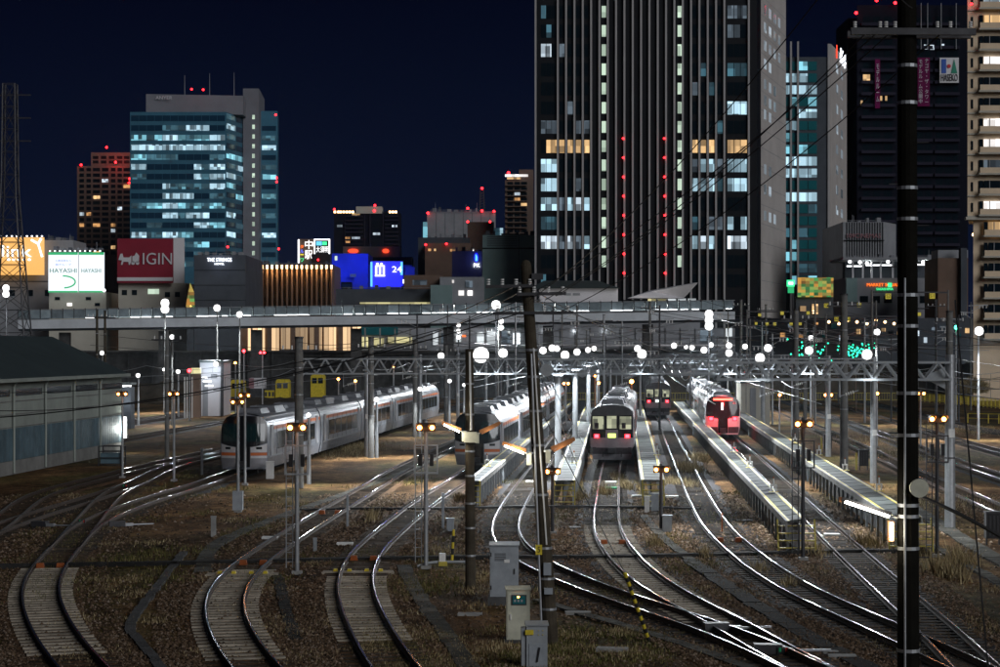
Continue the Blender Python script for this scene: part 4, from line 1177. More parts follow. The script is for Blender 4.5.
for x in [535.5] + fins + [748.5]: pb(t, "fin", x-.95, x+.95, -180, 300 if 540 < x < 700 else 330, "tower_fin", depth=.7, proud=.7)
LITF = {  # floor -> {zone: material}
    -1: {"L": "win_white"}, 2: {"L": "win_white"}, 6: {"b2": "win_white_dim", "b3": "win_white_dim", "L": "win_white_dim"}, 7: {"L": "win_warm", "b0": "win_warm", "b1": "win_warm", "b2": "win_warm", "b3": "win_warm", "r0": "win_warm", "r1": "win_warm", "r2": "win_warm", "R": "win_warm"},
    8: {"L": "win_cool", "r0": "win_white_dim", "r1": "win_cool", "r2": "win_cool", "r3": "win_white_dim", "R": "win_cool"}, 9: {"L": "win_cool", "r0": "win_cool", "r1": "win_cool", "r2": "win_cool", "R": "win_cool"},
    10: {"L": "win_cool", "b0": "win_white_dim", "b1": "win_cool", "b2": "win_white", "b3": "win_cool"}, 11: {"L": "win_teal_dim", "r2": "win_white_dim", "r3": "win_white_dim", "R": "win_cool"},
    12: {"L": "win_white", "b0": "win_white_dim", "b1": "win_white", "b2": "win_white_dim", "b3": "win_cool", "r0": "win_cool", "r1": "win_white", "r2": "win_cool", "R": "win_white"},
    13: {"L": None}, 0: {"R": "win_white_dim"}, 1: {"R": "win_white_dim"}, 3: {"R": "win_teal_dim"}, 5: {"R": "win_cool", "b1": "win_white_dim"}, 4: {"r0": "win_white_dim"}}
for k in range(-1, 15):
    y = 12 + 19.2*k; fl = LITF.get(k, {})
    for i in range(3):
        dm = "win_teal_dim" if RB.random() < .15 else "glass_dark"
        pb(t, "window", 541+5.4*i, 545.9+5.4*i, y-6.5, y+6.5, (fl.get("L") if RB.random() < .93 else None) or dm, proud=.1)
        pb(t, "window", 727.5+6.6*i, 733.4+6.6*i, y-6.5, y+6.5, (fl.get("R") if RB.random() < .93 else None) or "glass_dark", proud=.1)
    for i in range(4):
        pb(t, "window", fins[i]+1.6, fins[i+1]-1.6, y-6.5, y+6.5, fl.get(f"b{i}") or ("win_white_dim" if RB.random() < .06 else "glass_dark"), proud=.1)
        pb(t, "window", fins[16+i]+1.6, fins[17+i]-1.6, y-6.5, y+6.5, fl.get(f"r{i}") or ("win_teal_dim" if RB.random() < .08 else "glass_dark"), proud=.1)
    if k < 14:
        pb(t, "stair_window", fins[5]+2.4, fins[6]-1.7, y-6, y+5.5, "win_green", proud=.1)
        pb(t, "stair_window", fins[14]+3.4, fins[15]-.9, y-6, y+5.5, "win_green", proud=.1)
    if k >= 7:
        red(t, 622+.12*k, y-7.5, r=.38); red(t, 663+.12*k, y-7.5, r=.38)

# ------------------------------------------------------------------ glass tower at the left
D = 880
t = bthing("glass_tower", "blue-teal glass office building with lit floors and white rooftop, upper left", "office building", 185, D)
a, b, c_, d_ = (XX(130, D), D), (XX(226, D), D), (XX(245, 905), 905), (XX(262, 905), 905)
H = ZZ(112, D)
def rel(t, pts): return [(p[0]-t.location.x, p[1]-t.location.y) for p in pts]
MB().prism(rel(t, [a, b, c_, (XX(245, 905), 950), (XX(130, D)+4, 950)]), 0, H).obj("wall", "teal_spandrel", t)
MB().prism(rel(t, [(XX(146, 884), 884), (XX(243, 890), 890), (XX(243, 890), 930), (XX(146, 884), 930)]), H, ZZ(94, 884)).obj("penthouse", "core_grey", t)
MB().prism(rel(t, [(XX(243, 901), 901), (XX(259, 901), 901), (XX(262, 930), 940), (XX(243, 940), 940)]), 0, ZZ(88.5, 901)).obj("core_wall", "core_grey", t)
MB().prism(rel(t, [(XX(259, 915), 915), (XX(277.5, 915), 915), (XX(277.5, 940), 945), (XX(259, 940), 945)]), 0, ZZ(111, 915)).obj("rear_wing", "teal_spandrel", t)
rows = [118.4+9.72*k for k in range(16)]
pat = ["......", "..dLL.", "llLllL", "LLLLLL", "ldd..d", "L...LL", "d...LL", "..LldL", "..LL.d", "dlLlll", "..LLL.", ".d..Ll", "LLLl..", "...dl.", "dd..d.", "..dl.."]
MM = {".": "glass_blue", "d": "win_teal_dim", "l": "win_teal", "L": "win_cool"}
for j, y in enumerate(rows):
    for i in range(6):
        for h in range(2):
            x0 = 131.2 + 15.7*i + 7.85*h
            m = MM[pat[j][i]]
            if m != "glass_blue" and RB.random() < .12: m = "win_teal_dim"
            pb(t, "window", x0, x0+7.4, y-2.9, y+2.6, m, proud=.15)
edge_windows(t, b, c_, [ZZ(y+2.6, 890) for y in rows], 2, 2.2, .92, lambda j, i: MM["." if RB.random() < .6 else RB.choice("dlL")])
for j, y in enumerate(rows):
    pb(t, "window", 252.2, 254.8, y-3.4, y+.8, "win_green", D=901, proud=.15)
    if j: pb(t, "window", 262, 276, y-2.2, y+2.6, MM[RB.choice(".dlL.")], D=915, proud=.15)
text("ANYER", "wall_white", t, (XX(164, 884)-t.location.x, 884-.3-t.location.y, ZZ(98, 884)), 7, 1.4)
for x, y in ((192, 89.5), (203.5, 90), (276, 115), (277, 178), (277, 182), (228, 247), (279, 249)): red(t, x, y, r=.75)
for x, y1 in ((177.5, 69), (203, 67), (228, 66)):
    p = P(x, 93, D); MB().cyl((p.x-t.location.x, 20, p.z), (p.x-t.location.x, 20, ZZ(y1, D)), .2, .1, 6).obj("antenna", "wall_grey", t)

# ------------------------------------------------------------------ apartment towers
def apartment(label, x0, x1, y0, D, cols, pitch, rows, wm, depth=22, litp=.1, cw=.7, slab=None, lits=("win_warm", "win_white", "win_orange"), wh=.6, name="apartment_tower", y_base=None):
    t = bthing(name, label, "apartment tower", (x0+x1)/2, D, "apartment towers on the skyline")
    pb(t, "wall", x0, x1, y0, None, wm, depth=depth)
    for j in range(rows):
        y = y0 + pitch*(j+.65)
        for c in cols:
            m = RB.choice(lits) if RB.random() < litp else "glass_dark"
            pb(t, "window", c[0], c[1], y-pitch*wh/2, y+pitch*wh/2, m, proud=.08)
        if slab: pb(t, "balcony", slab[0], slab[1], y+pitch*.28, y+pitch*.46, slab[2], depth=1.3, proud=1.2)
    return t
t = apartment("brown apartment tower with red warning lights left of the glass building", 77, 132, 166, 1000, [(79.5, 84), (86.5, 91), (93, 100), (102, 108.5), (111, 115.5), (117.5, 122), (123.5, 130)], 5.55, 16, "apt_brown", litp=.13)
pb(t, "crown", 91, 131, 152.5, 166, "apt_brown", D=1004, depth=14)
for x0 in (93, 101, 109, 117, 124): pb(t, "crown_opening", x0, x0+5.4, 156, 159, "tower_black", D=1004, proud=.1); pb(t, "crown_opening", x0, x0+5.4, 160.5, 163.5, "tower_black", D=1004, proud=.1)
for x, y in ((107, 147.5), (81.5, 165), (116, 162.5), (130, 179), (129.5, 183)): red(t, x, y, r=.9)
lamp(t, (6, -4, ZZ(161, 1000)), 1500, (1, .03, .03), .5, "red_glow")
t = apartment("dark apartment tower with a row of warm lights along its roof", 334, 399, 211.5, 900, [(337, 342), (345, 350), (352, 360), (373, 380), (385, 391), (392, 397)], 3.95, 11, "apt_dark", litp=.15)
pb(t, "penthouse", 356, 382, 206.5, 213.5, "wall_cream", D=899, depth=8)
for x in (345, 364.5, 370, 383): pb(t, "pillar", x-.5, x+.5, 213, 252, "apt_slab", proud=.6, depth=.6)
for x0, x1 in ((345, 363), (385, 398.5)):
    for k in range(10): pb(t, "balcony", x0, x1, 216+3.95*k, 217.1+3.95*k, "apt_slab", depth=1.3, proud=1.2)
for x in (335, 338.5, 341, 344, 347, 350, 353, 390, 393, 396): pb(t, "roof_lamp", x-1, x+1, 211, 213, "warm_lamp", depth=.4, proud=.6)
for x, y in ((334.5, 209.5), (375, 205.5), (374.5, 211)): red(t, x, y, r=.8)
t = apartment("narrow brown apartment tower with a lit crown left of the big tower", 505, 533.5, 180, 700, [(507.5, 513), (514.5, 520), (521, 527)], 5.3, 12, "apt_brown", litp=.16, slab=(505, 527, "apt_brown"))
pb(t, "crown", 519, 533.5, 169.5, 181, "apt_brown", D=703, depth=10); pb(t, "lit_crown", 505, 528, 174.5, 177, "win_bright", proud=.8); pb(t, "lit_crown_side", 507, 521, 177.4, 179.5, "win_warm", proud=.8)
red(t, 508.5, 173, r=.8)
# dark tower under construction with banner and sign
D = 560
t = bthing("dark_tower", "unlit dark residential tower with pink banner and builder's sign, upper right", "apartment tower", 910, D, "apartment towers on the skyline")
MB().prism(rel(t, [(XX(857, D), D), (XX(968, D), D), (XX(968, D+30), D+30), (XX(860, D+30), D+30)]), 0, ZZ(5, D)).obj("wall", "apt_dark", t)
pb(t, "wing", 848, 858, 18, None, "apt_dark", D=566, depth=20)
for k in range(21):
    y = 18 + 11.6*k
    for x0, x1 in ((861, 895), (915, 932), (934, 959)): pb(t, "balcony", x0, x1, y+5, y+8, "apt_slab", depth=1.2, proud=1.1)
    for x0, x1 in ((863, 870), (873, 880), (884, 892), (917, 923), (925, 931), (936, 943), (945, 951), (953, 958)):
        pb(t, "window", x0, x1, y-1.5, y+5, "win_warm" if RB.random() < .012 else "glass_dark", proud=.08)
for x in (920, 926.5, 940, 955): pb(t, "hoist_mast", x-.35, x+.35, 4, 50, "wall_grey", depth=.3, proud=1.6)
for x0, x1, y in ((924, 928, 47), (930, 934, 47.5), (941.5, 944, 46.5), (860.5, 862.5, 103), (880, 882, 98.5), (885, 887, 98.5)): pb(t, "lit_window", x0, x1, y-2.4, y+2.4, "win_white" if x0 > 900 else "win_warm", proud=.3)
pb(t, "banner", 916.5, 928.5, 58.5, 107, "banner_pink", proud=1.6, depth=.15)
for xx, s in ((925.3, "ナ\nゴ\nヤ\n・\nザ\n・\nタ\nワ\nー"), (919.3, "モ\nデ\nル\nル\nー\nム\n公\n開\n中")):
    text(s, "wall_white", t, (XX(xx, D)-t.location.x, -1.75, ZZ(82.5, D)), 1.05, 11.6)
pb(t, "banner", 874, 879, 60, 109, "banner_pink", proud=1.6, depth=.15)
text("モ\nデ\nル\nル\nー\nム", "wall_white", t, (XX(876.5, D)-t.location.x, -1.75, ZZ(84, D)), .9, 10)
s = pb(t, "builder_sign", 938.5, 957.5, 58.5, 83.5, "sign_white", proud=1.6, depth=.2)
mat("logo_blue", (.03, .10, .42), .6, 0, 0); mat("logo_red", (.55, .03, .04), .6, 0, 0); mat("logo_green", (.02, .25, .16), .6, 0, 0)
pb(t, "logo_bar", 940.2, 944.8, 60, 74, "logo_blue", proud=1.75, depth=.1)
MB().cyl((XX(947.6, D)-t.location.x, -1.65, ZZ(67, D)), (XX(947.6, D)-t.location.x, -1.8, ZZ(67, D)), .52, n=16).obj("logo_dot", "logo_red", t)
MB().xz([(XX(949.8, D)-t.location.x, ZZ(74, D)), (XX(955.8, D)-t.location.x, ZZ(74, D)), (XX(952.8, D)-t.location.x, ZZ(60, D))], -1.8, -1.65).obj("logo_triangle", "logo_green", t)
text("HASEKO", "black", t, (XX(948, D)-t.location.x, -1.75, ZZ(78.8, D)), 4.4, 1.9)
for x, y in ((855.5, 13.5), (894.5, 3.5), (876, 1), (905, 5)): red(t, x, y, r=.7)
# slim tower behind
t = apartment("slim dark apartment tower with curved lit balconies behind the teal block", 843, 858, 112, 700, [(845.5, 849.5), (850.5, 854.5)], 6.2, 19, "apt_dark", litp=.25, slab=(843, 858.5, "apt_slab"), lits=("win_orange", "win_warm", "glass_dark"))
for y in (110, 118.5): red(t, 847, y, r=.6)
# beige apartment block at the right edge
D = 318
t = bthing("apartment_block", "beige apartment block with lit windows and balconies at the right edge", "apartment block", 985, D, "apartment towers on the skyline")
MB().prism(rel(t, [(XX(967.5, D), D), (XX(1060, D), D), (XX(1060, D+16), D+16), (XX(969, D+16), D+16)]), ZZ(218, D), ZZ(-60, D)).obj("wall", "apt_beige", t)
MB().prism(rel(t, [(XX(974, D), D+.5), (XX(1060, D), D+.5), (XX(1060, D+16), D+16), (XX(975.5, D+16), D+16)]), 0, ZZ(218, D)).obj("lower_wall", "apt_beige", t)
pb(t, "cornice", 965, 1060, 217, 220, "wall_cream", depth=.9, proud=.7)
for k in range(-2, 16):
    y = 22 + 20.65*k
    x0 = 979.5 if y < 215 else 984
    fl = k % 18
    m = {0: "win_warm", 2: "win_bright", 5: "win_bright", 6: "win_bright", 7: "win_white_dim", 9: "win_bright", 10: "win_warm", -1: "win_white"}.get(k, "glass_dark")
    w = pb(t, "window", x0+4, 1000, y-6.5, y+6.5, m, proud=.25)
    pb(t, "window", x0-.5, x0+3.3, y-6.5, y+6.5, "glass_dark", proud=.25)
    pb(t, "window", 1002, 1014, y-6.5, y+6.5, "glass_dark", proud=.25)
    pb(t, "mullion", x0+9.2, x0+10, y-6.5, y+6.5, "wall_grey", proud=.4, depth=.2)
    pb(t, "balcony", x0-2, 1040, y+7, y+8.8, "wall_cream", depth=1.3, proud=1.2)
    pb(t, "balcony_panel", x0-1, 1040, y+1.5, y+7, "apt_beige", depth=.1, proud=1.1)
    pb(t, "floor_line", 967.2, 979, y+8, y+9.5, "wall_cream", depth=.3, proud=.2) if y < 210 else None
    pb(t, "window", 971, 973, y-5, y+4, "glass_dark", proud=.1) if y < 210 else None
red(t, 970, 5, r=.35)

# ------------------------------------------------------------------ teal glass block right of the big tower
D = 520
t = bthing("teal_office", "teal glass office block with white side wall and lit rooftop letters", "office building", 806, D)
a, b, c_ = (XX(780, D), D), (XX(829, D), D), (XX(845, 562), 562)
MB().prism(rel(t, [a, b, c_, (XX(800, 580), 580)]), 0, ZZ(57, D)).obj("wall", "wall_dark", t)
sd = Vector((c_[0]-b[0], c_[1]-b[1], 0)); L = sd.length; sn = Vector((sd.y, -sd.x, 0)).normalized()
mb = MB(); q0 = Vector((b[0], b[1], 0)) - t.location; q1 = q0 + sd
z0, z1 = ZZ(44, D), ZZ(60, 562)
mb.add([q0+Vector((0, 0, 0)), q1, q1+Vector((0, 0, z1)), q0+Vector((0, 0, z0))] + [p + sn*.5 for p in (q0, q1, q1+Vector((0, 0, z1)), q0+Vector((0, 0, z0)))],
       [(0,1,2,3), (4,5,6,7), (0,1,5,4), (1,2,6,5), (2,3,7,6), (3,0,4,7)])
mb.obj("side_wall", "tower_side", t)
pb(t, "corner_fin", 827.5, 829.5, 44, None, "tower_fin", proud=.4, depth=.8)
for x in (784.5, 790.5, 797.5): pb(t, "column_fin", x-.9, x+.9, 42, None, "tower_fin", proud=1., depth=.9)
for k in range(19):
    y = 66 + 11.9*k
    for x0, x1 in ((785.8, 789.3), (792, 796.3), (799, 807.5), (808.2, 816.8)):
        r_ = RB.random()
        m = "win_cool" if (k in (1, 2, 4, 5, 8, 9, 11, 13) and r_ < .75) else ("win_teal" if r_ < .18 else ("win_teal_dim" if r_ < .45 else "glass_teal"))
        pb(t, "window", x0, x1, y-4.4, y+4.4, m, proud=.15)
for k in range(9):
    for i in range(2):
        cc = Vector((b[0], b[1], 0)) + sd*(.35+.3*i) + sn*.56 - t.location
        cbox("window", L*.12, .06, 2.2, "glow_patch", t, (cc.x, cc.y, ZZ(76+20*k, 540)), math.atan2(sd.y, sd.x))
cc = q0 + sd*.3 + sn*.7
cbox("sign_bar", 1.4, .1, 3.3, "red_text", t, (cc.x, cc.y, ZZ(58.5, 533)), math.atan2(sd.y, sd.x))
cc = q0 + sd*.68 + sn*.75
text("K4", "text_white", t, (cc.x, cc.y, ZZ(59, 548)), 14, 3.6, rz=math.atan2(sd.y, sd.x), ext=.1)

# ------------------------------------------------------------------ low blocks and signs, left to right
RC = random.Random(77)
def roof_clutter(t, x0, x1, y, D, n=6):
    """tanks, fan units and pipes on a flat roof whose edge shows at row y"""
    for k in range(n):
        x = x0 + (x1-x0)*(k+RC.uniform(.15, .6))/n; w = RC.uniform(1.5, 4.5); h = RC.uniform(1.2, 4.5)
        pb(t, RC.choice(("roof_tank", "fan_unit", "roof_box")), x, min(x+w, x1), y-h, y, RC.choice(("wall_grey", "wall_dark", "core_grey")), D=D+4, depth=2)
    for k in range(n//2):
        x = RC.uniform(x0, x1); pb(t, "aerial", x-.15, x+.15, y-RC.uniform(5, 9), y, "wall_grey", D=D+3, depth=.15)
    pb(t, "roof_rail", x0, x1, y-1.6, y-1.3, "wall_grey", D=D+1, depth=.1)
D = 440
t = bthing("billboard_building", "grey building carrying a glowing orange billboard at the left edge", "building", 36, D)
pb(t, "wall", -20, 73, 240, None, "wall_grey", D=442, depth=14)
s = pb(t, "billboard", -15, 44.5, 237.5, 275, "bill_orange", proud=.6, depth=.5)
text("link", "white_glow", t, (XX(17, D)-t.location.x, -.95, ZZ(252, D)), 6.2, 2.4); text("● ● ● ● ●", "white_glow", t, (XX(20, D)-t.location.x, -.95, ZZ(260, D)), 5, .5)
MB().tube([(XX(32, D)-t.location.x, -.75, ZZ(240, D)), (XX(39, D)-t.location.x, -.75, ZZ(244, D)), (XX(43, D)-t.location.x, -.75, ZZ(257, D))], .25, 6).obj("white_stroke", "white_glow", t)
MB().tube([(XX(39, D)-t.location.x, -.75, ZZ(244, D)), (XX(42, D)-t.location.x, -.75, ZZ(238.5, D))], .25, 6).obj("white_stroke", "white_glow", t)
for x in range(-12, 46, 5): pb(t, "sign_lamp", x-.7, x+.7, 235.8, 237, "strip_white", proud=1.2, depth=.4)
pb(t, "pipe", -20, 73, 281, 282, "steel_dark", proud=.2, depth=.3)
for x in (10, 28, 45, 60): pb(t, "window", x, x+5, 290, 296, "glass_dark", D=442, proud=.1)
D = 430
t = bthing("green_sign_building", "building topped by a lit white and green two-panel billboard", "building", 76, D)
pb(t, "wall", 49, 106, 292, None, "wall_cream", D=431, depth=14)
for x0, x1 in ((49, 78.5), (79.5, 104.5)):
    pb(t, "billboard", x0, x1, 252.5, 292, "bill_white", proud=.6, depth=.5)
    pb(t, "green_band", x0, x1, 252.5, 255, "sign_green_glow", proud=.75, depth=.2); pb(t, "green_band", x0, x1, 291, 292.6, "sign_green_glow", proud=.75, depth=.2)
text("HAYASHI", "text_green", t, (XX(64, D)-t.location.x, -.8, ZZ(271, D)), 5.5, .9); text("HAYASHI", "text_green", t, (XX(92, D)-t.location.x, -.8, ZZ(271, D)), 4.0, .8)
text("土地活用なら", "blue_text", t, (XX(64, D)-t.location.x, -.8, ZZ(261, D)), 3.2, .45); text("林グループ", "blue_text", t, (XX(64, D)-t.location.x, -.8, ZZ(265, D)), 3.2, .5)
arc = [(XX(64+12*math.cos(a_), D)-t.location.x, -.72, ZZ(282-6*math.sin(a_), D)) for a_ in [1.6-.28*i for i in range(12)]]
MB().tube(arc, .16, 6).obj("green_arc", "sign_green_glow", t)
for k, x in enumerate(range(51, 105, 5)): pb(t, "sign_lamp", x-.6, x+.6, 250.6, 251.8, "strip_white", proud=1.2, depth=.4)
red(t, 105, 290.5, r=.35, m="strip_white")
for x0, y0, m in ((55, 297, "glass_dark"), (67, 303, "win_bright"), (86, 297, "glass_dark"), (95, 303, "glass_dark")): pb(t, "window", x0, x0+5, y0, y0+3, m, D=431, proud=.1)
D = 425
t = bthing("maroon_sign_building", "pale building under a maroon billboard with white coach emblem and letters", "building", 151, D)
pb(t, "wall", 118.5, 187, 283, None, "wall_cream", D=426, depth=15)
pb(t, "billboard", 117.8, 173.3, 238.7, 283, "sign_maroon", proud=.6, depth=.8); pb(t, "white_band", 117.8, 173.3, 277.5, 281, "sign_white", proud=.75, depth=.2)
pb(t, "side_panel", 173.6, 184.5, 238, 283, "sign_white", D=427, proud=.5, depth=.6)
text("IGIN", "wall_white", t, (XX(158, D)-t.location.x, -.8, ZZ(259.5, D)), 5.9, 2.35)
ex = XX(128.5, D)-t.location.x; ez = ZZ(263.5, D)
MB().xz([(ex-1.9, ez+.7), (ex-1.5, ez+1.9), (ex-1.1, ez+2.0), (ex-.9, ez+1.2), (ex+.3, ez+1.2), (ex+.7, ez+1.6), (ex+.7, ez+.4), (ex+.4, ez-.3), (ex+.2, ez-.3), (ex+.1, ez+.3), (ex-.9, ez+.3), (ex-1.1, ez-.3), (ex-1.4, ez-.3), (ex-1.2, ez+.6)], -.8, -.7).obj("horse_emblem", "wall_white", t)
MB().xz([(ex+.9, ez+.2), (ex+2.2, ez+.2), (ex+2.3, ez+1.5), (ex+1.7, ez+2.2), (ex+1.4, ez+1.6), (ex+.9, ez+1.4)], -.8, -.7).obj("coach_emblem", "wall_white", t)
for w_ in (1.05, 1.95): MB().cyl((ex+w_, -.7, ez+.05), (ex+w_, -.8, ez+.05), .36, n=14).obj("wheel_emblem", "wall_white", t)
pb(t, "lit_window", 148, 159, 289, 294, "win_green", D=426, proud=.1)
for x0, y0 in ((122, 290), (132, 290), (165, 292), (175, 292)): pb(t, "window", x0, x0+5, y0, y0+5, "glass_dark", D=426, proud=.1)
D = 400
t = bthing("crane_lamp", "orange-lit advertising pylon between the maroon sign and the dark hotel", "pylon", 190, D)
MB().xz([(-.9, ZZ(312, D)), (.9, ZZ(312, D)), (.7, ZZ(292, D)), (0, ZZ(283, D)), (-.6, ZZ(300, D))], 0, .5).obj("panel", "panel_orange", t)
pb(t, "base", 187, 193, 311, None, "wall_dark", depth=1); lamp(t, (0, -1, ZZ(306, D)), 60, (1, .5, .1))
D = 410
t = bthing("dark_hotel", "windowless dark hotel block with small white glowing letters at its top", "hotel", 219, D)
pb(t, "wall", 194, 245.5, 255, None, "wall_dark", depth=30)
text("THE STRINGS", "text_white", t, (XX(219.5, D)-t.location.x, -.15, ZZ(260, D)), 4.8, .72, ext=.04); text("HOTEL", "text_white", t, (XX(219.5, D)-t.location.x, -.15, ZZ(264.1, D)), 1.9, .36, ext=.04)
lamp(t, (0, -2, ZZ(261, D)), 90, (.7, .75, 1), .3)
for y in (270, 285, 300): pb(t, "wall_seam", 194, 245.5, y, y+.5, "tower_black", proud=.05, depth=.06)
D = 480
t = bthing("fin_hotel", "long low building with a row of warm uplit vertical fins", "building", 290, D)
pb(t, "wall", 246, 334, 265, None, "wall_brown", D=482, depth=20)
for k in range(17):
    x = 252.8 + 4.94*k
    pb(t, "fin", x-.7, x+.7, 265.5, 312, "wall_brown", proud=.9, depth=2.4); pb(t, "fin_cap_lamp", x-.9, x+.9, 265.3, 269, "warm_lamp", proud=1.3, depth=.3)
    lamp(t, (XX(x, D)-t.location.x, -1.8, ZZ(271.5, D)), 110, (1, .55, .2), .2)
for k in range(24):
    x = 248 + 4.75*k; pb(t, "lit_bay", x, x+(4.2 if k % 3 else 2.6), 326, 352, "hall_warm", D=378, proud=.1) if k % 5 != 4 else pb(t, "dark_bay", x, x+4.2, 326, 352, "wall_brown", D=378)
pb(t, "base_wall", 240, 362, 322, None, "wall_brown", D=380, depth=8)
D = 500
t = bthing("pylon_sign", "roof sign with white characters, coloured letters and a small bright screen", "sign", 314, D)
pb(t, "panel", 298, 330.5, 239, 264, "wall_brown", depth=.8); pb(t, "lit_edge", 298, 299.4, 239.5, 263, "strip_white", proud=.3, depth=.3)
text("中", "white_glow", t, (XX(309, D)-t.location.x, -.2, ZZ(245.3, D)), 1.9, 2.1); text("駅", "white_glow", t, (XX(308.7, D)-t.location.x, -.2, ZZ(255.3, D)), 1.8, 2.1)
for s_, y, m in (("タ", 247, "orange_text"), ("ル", 251.5, "blue_text"), ("ー", 255.7, "yellow_text"), ("ワ", 260.2, "green_text")):
    text(s_, m, t, (XX(302, D)-t.location.x, -.2, ZZ(y, D)), .85 if s_ != "ー" else .85, .8 if s_ != "ー" else .3)
sc_ = pb(t, "screen_frame", 314, 330, 239, 254, "strip_white", proud=.3, depth=.3); pb(t, "screen_back", 315.3, 328.8, 240.3, 254, "black", proud=.4, depth=.2)
pb(t, "screen", 316.3, 322, 241.5, 245.5, "ad_cyan", proud=.5, depth=.1); pb(t, "screen", 322.6, 327, 241.8, 245.2, "green_text", proud=.5, depth=.1)
text("大須明", "white_glow", t, (XX(322.5, D)-t.location.x, -.6, ZZ(250, D)), 2.9, 1.5)
pb(t, "dark_base", 312, 331, 254, 263, "black", proud=.6, depth=1); pb(t, "support", 300, 330, 264, None, "wall_dark", D=503, depth=2)
red(t, 318.5, 260, r=.35)
D = 520
t = bthing("blue_lit_building", "building tinted by blue sign light, with stair windows behind the lit blue sign", "building", 350, D)
pb(t, "wall", 332, 368, 253.5, None, "wall_blue_lit", depth=20); pb(t, "low_wing", 352, 412, 265, None, "wall_blue_lit", D=524, depth=15)
for y in (256, 268, 276, 287, 298): pb(t, "window", 334.8, 337.3, y, y+4.5, "win_green", proud=.1)
pb(t, "panel", 350, 356, 274, 277, "wall_tealgrey", D=519, proud=.3); pb(t, "panel", 341, 352, 282, 306, "glass_dark", D=516, depth=3)
for k in range(4): pb(t, "window", 342, 351, 284+5*k, 287+5*k, "glass_blue", D=516, proud=.2)
lamp(t, (4, -6, ZZ(262, D)), 700, (.05, .1, 1), .5, "blue_glow"); lamp(t, (-4, -5, ZZ(275, D)), 350, (.05, .1, 1), .5, "blue_glow")
t = bthing("fascia_building", "beige roof fascia with two glowing red oval signs", "building", 370, 560)
pb(t, "fascia", 343, 400, 246.5, 257, "wall_cream", depth=10); pb(t, "wall", 346, 412, 257, None, "wall_dark", D=561, depth=10)
for x0, x1 in ((348, 358.5), (382.5, 389)):
    c0 = XX((x0+x1)/2, 560)-t.location.x; n_ = 14; w2 = XX(x1, 560)-XX(x0, 560)
    MB().xz([(c0+w2/2*math.cos(6.283*i/n_), ZZ(251, 560)+.55*math.sin(6.283*i/n_)) for i in range(n_)], -.4, -.1).obj("oval_sign", "red_text", t)
D = 500
t = bthing("blue_sign", "brilliant blue lit sign with white logo bars and numerals", "sign", 387, D)
pb(t, "panel", 370.5, 402.7, 261.3, 286.8, "ad_blue", depth=.6); pb(t, "cyan_edge", 370.5, 372.4, 262, 286.5, "ad_cyan", proud=.15, depth=.2); pb(t, "cyan_edge", 400.5, 402.7, 262, 275, "ad_cyan", proud=.15, depth=.2)
for x in (376.2, 380, 383.8): pb(t, "logo_bar", x-.95, x+.95, 266, 274.2, "white_glow", proud=.3, depth=.2)
pb(t, "logo_base", 375, 385, 274.8, 276.4, "white_glow", proud=.3, depth=.2); pb(t, "logo_arch", 375.4, 384.7, 265.4, 266.6, "white_glow", proud=.3, depth=.2)
for x in (377.5, 381.5): MB().cyl((XX(x, D)-t.location.x, -.1, ZZ(264.2, D)), (XX(x, D)-t.location.x, -.35, ZZ(264.2, D)), .32, n=12).obj("logo_dot", "white_glow", t)
text("24", "white_glow", t, (XX(397, D)-t.location.x, -.3, ZZ(269.7, D)), 2.3, 1.4)
pb(t, "support", 380, 400, 286.8, None, "wall_dark", D=502, depth=2)
lamp(t, (0, -5, ZZ(276, D)), 500, (.02, .05, 1), .6, "blue_glow")
t = bthing("blue_panel_block", "small plain blue panel right of the blue sign", "building", 410, 505)
pb(t, "panel", 405.5, 414.5, 267, 275, "wall_blue_lit", depth=3); pb(t, "wall", 404, 416, 275, None, "wall_dark", D=506, depth=3); pb(t, "lit_sign", 400.5, 409, 279.5, 283.5, "win_bright", proud=.4)
# middle blocks
t = bthing("hall_building", "large pale windowless hall with red warning lights behind brown blocks", "building", 461, 800)
pb(t, "wall", 427, 495.5, 212.5, None, "wall_grey", depth=30); pb(t, "roof_edge", 426.5, 496, 211.5, 213, "core_grey", depth=30.4, proud=.2)
for k in range(7): pb(t, "panel_seam", 436+9*k, 436.4+9*k, 213, 240, "wall_dark", proud=.05, depth=.06)
for x, y in ((428, 213.3), (467.8, 208.5), (482, 211), (494, 211.5)): red(t, x, y, r=.75)
t = bthing("lattice_mast", "small dark radio mast with a red light behind the pale hall", "mast", 482, 820)
for s in (-1, 1): MB().bar((s*3, 0, 0), (s*.6, 0, ZZ(190, 820)), .35).obj("leg", "steel_dark", t)
for k in range(9): MB().bar((-1.6+.1*k, 0, ZZ(215-2.6*k, 820)), (1.6-.1*k, 0, ZZ(213-2.6*k, 820)), .25).obj("brace", "steel_dark", t)
red(t, 482, 188.5, r=.8)
t = bthing("brown_building", "brown building with lit windows in front of the pale hall", "building", 450, 700)
pb(t, "wall", 425, 471, 243, None, "wall_brown", depth=20); pb(t, "upper_block", 467.5, 494, 222, None, "wall_brown", D=715, depth=15); pb(t, "dark_block", 418, 470, 237.5, None, "wall_dark", D=712, depth=15)
for x0, x1, y, m in ((450, 456.5, 249, "win_orange"), (428, 431, 248.5, "win_orange"), (434, 436, 248.5, "win_warm"), (472, 474, 249, "win_bright")): pb(t, "window", x0, x1, y, y+2.5, m, proud=.1)
for x, y in ((425.8, 244.8), (446.5, 244), (467.8, 222), (490, 222)): red(t, x, y, r=.6)
for x0, x1, m in ((423, 427, "win_teal"), (494, 500, "win_teal_dim"), (499, 503, "win_cool")): pb(t, "glass_annex", x0, x1, 222 if x0 < 450 else 228, 238, m, D=720, depth=4)
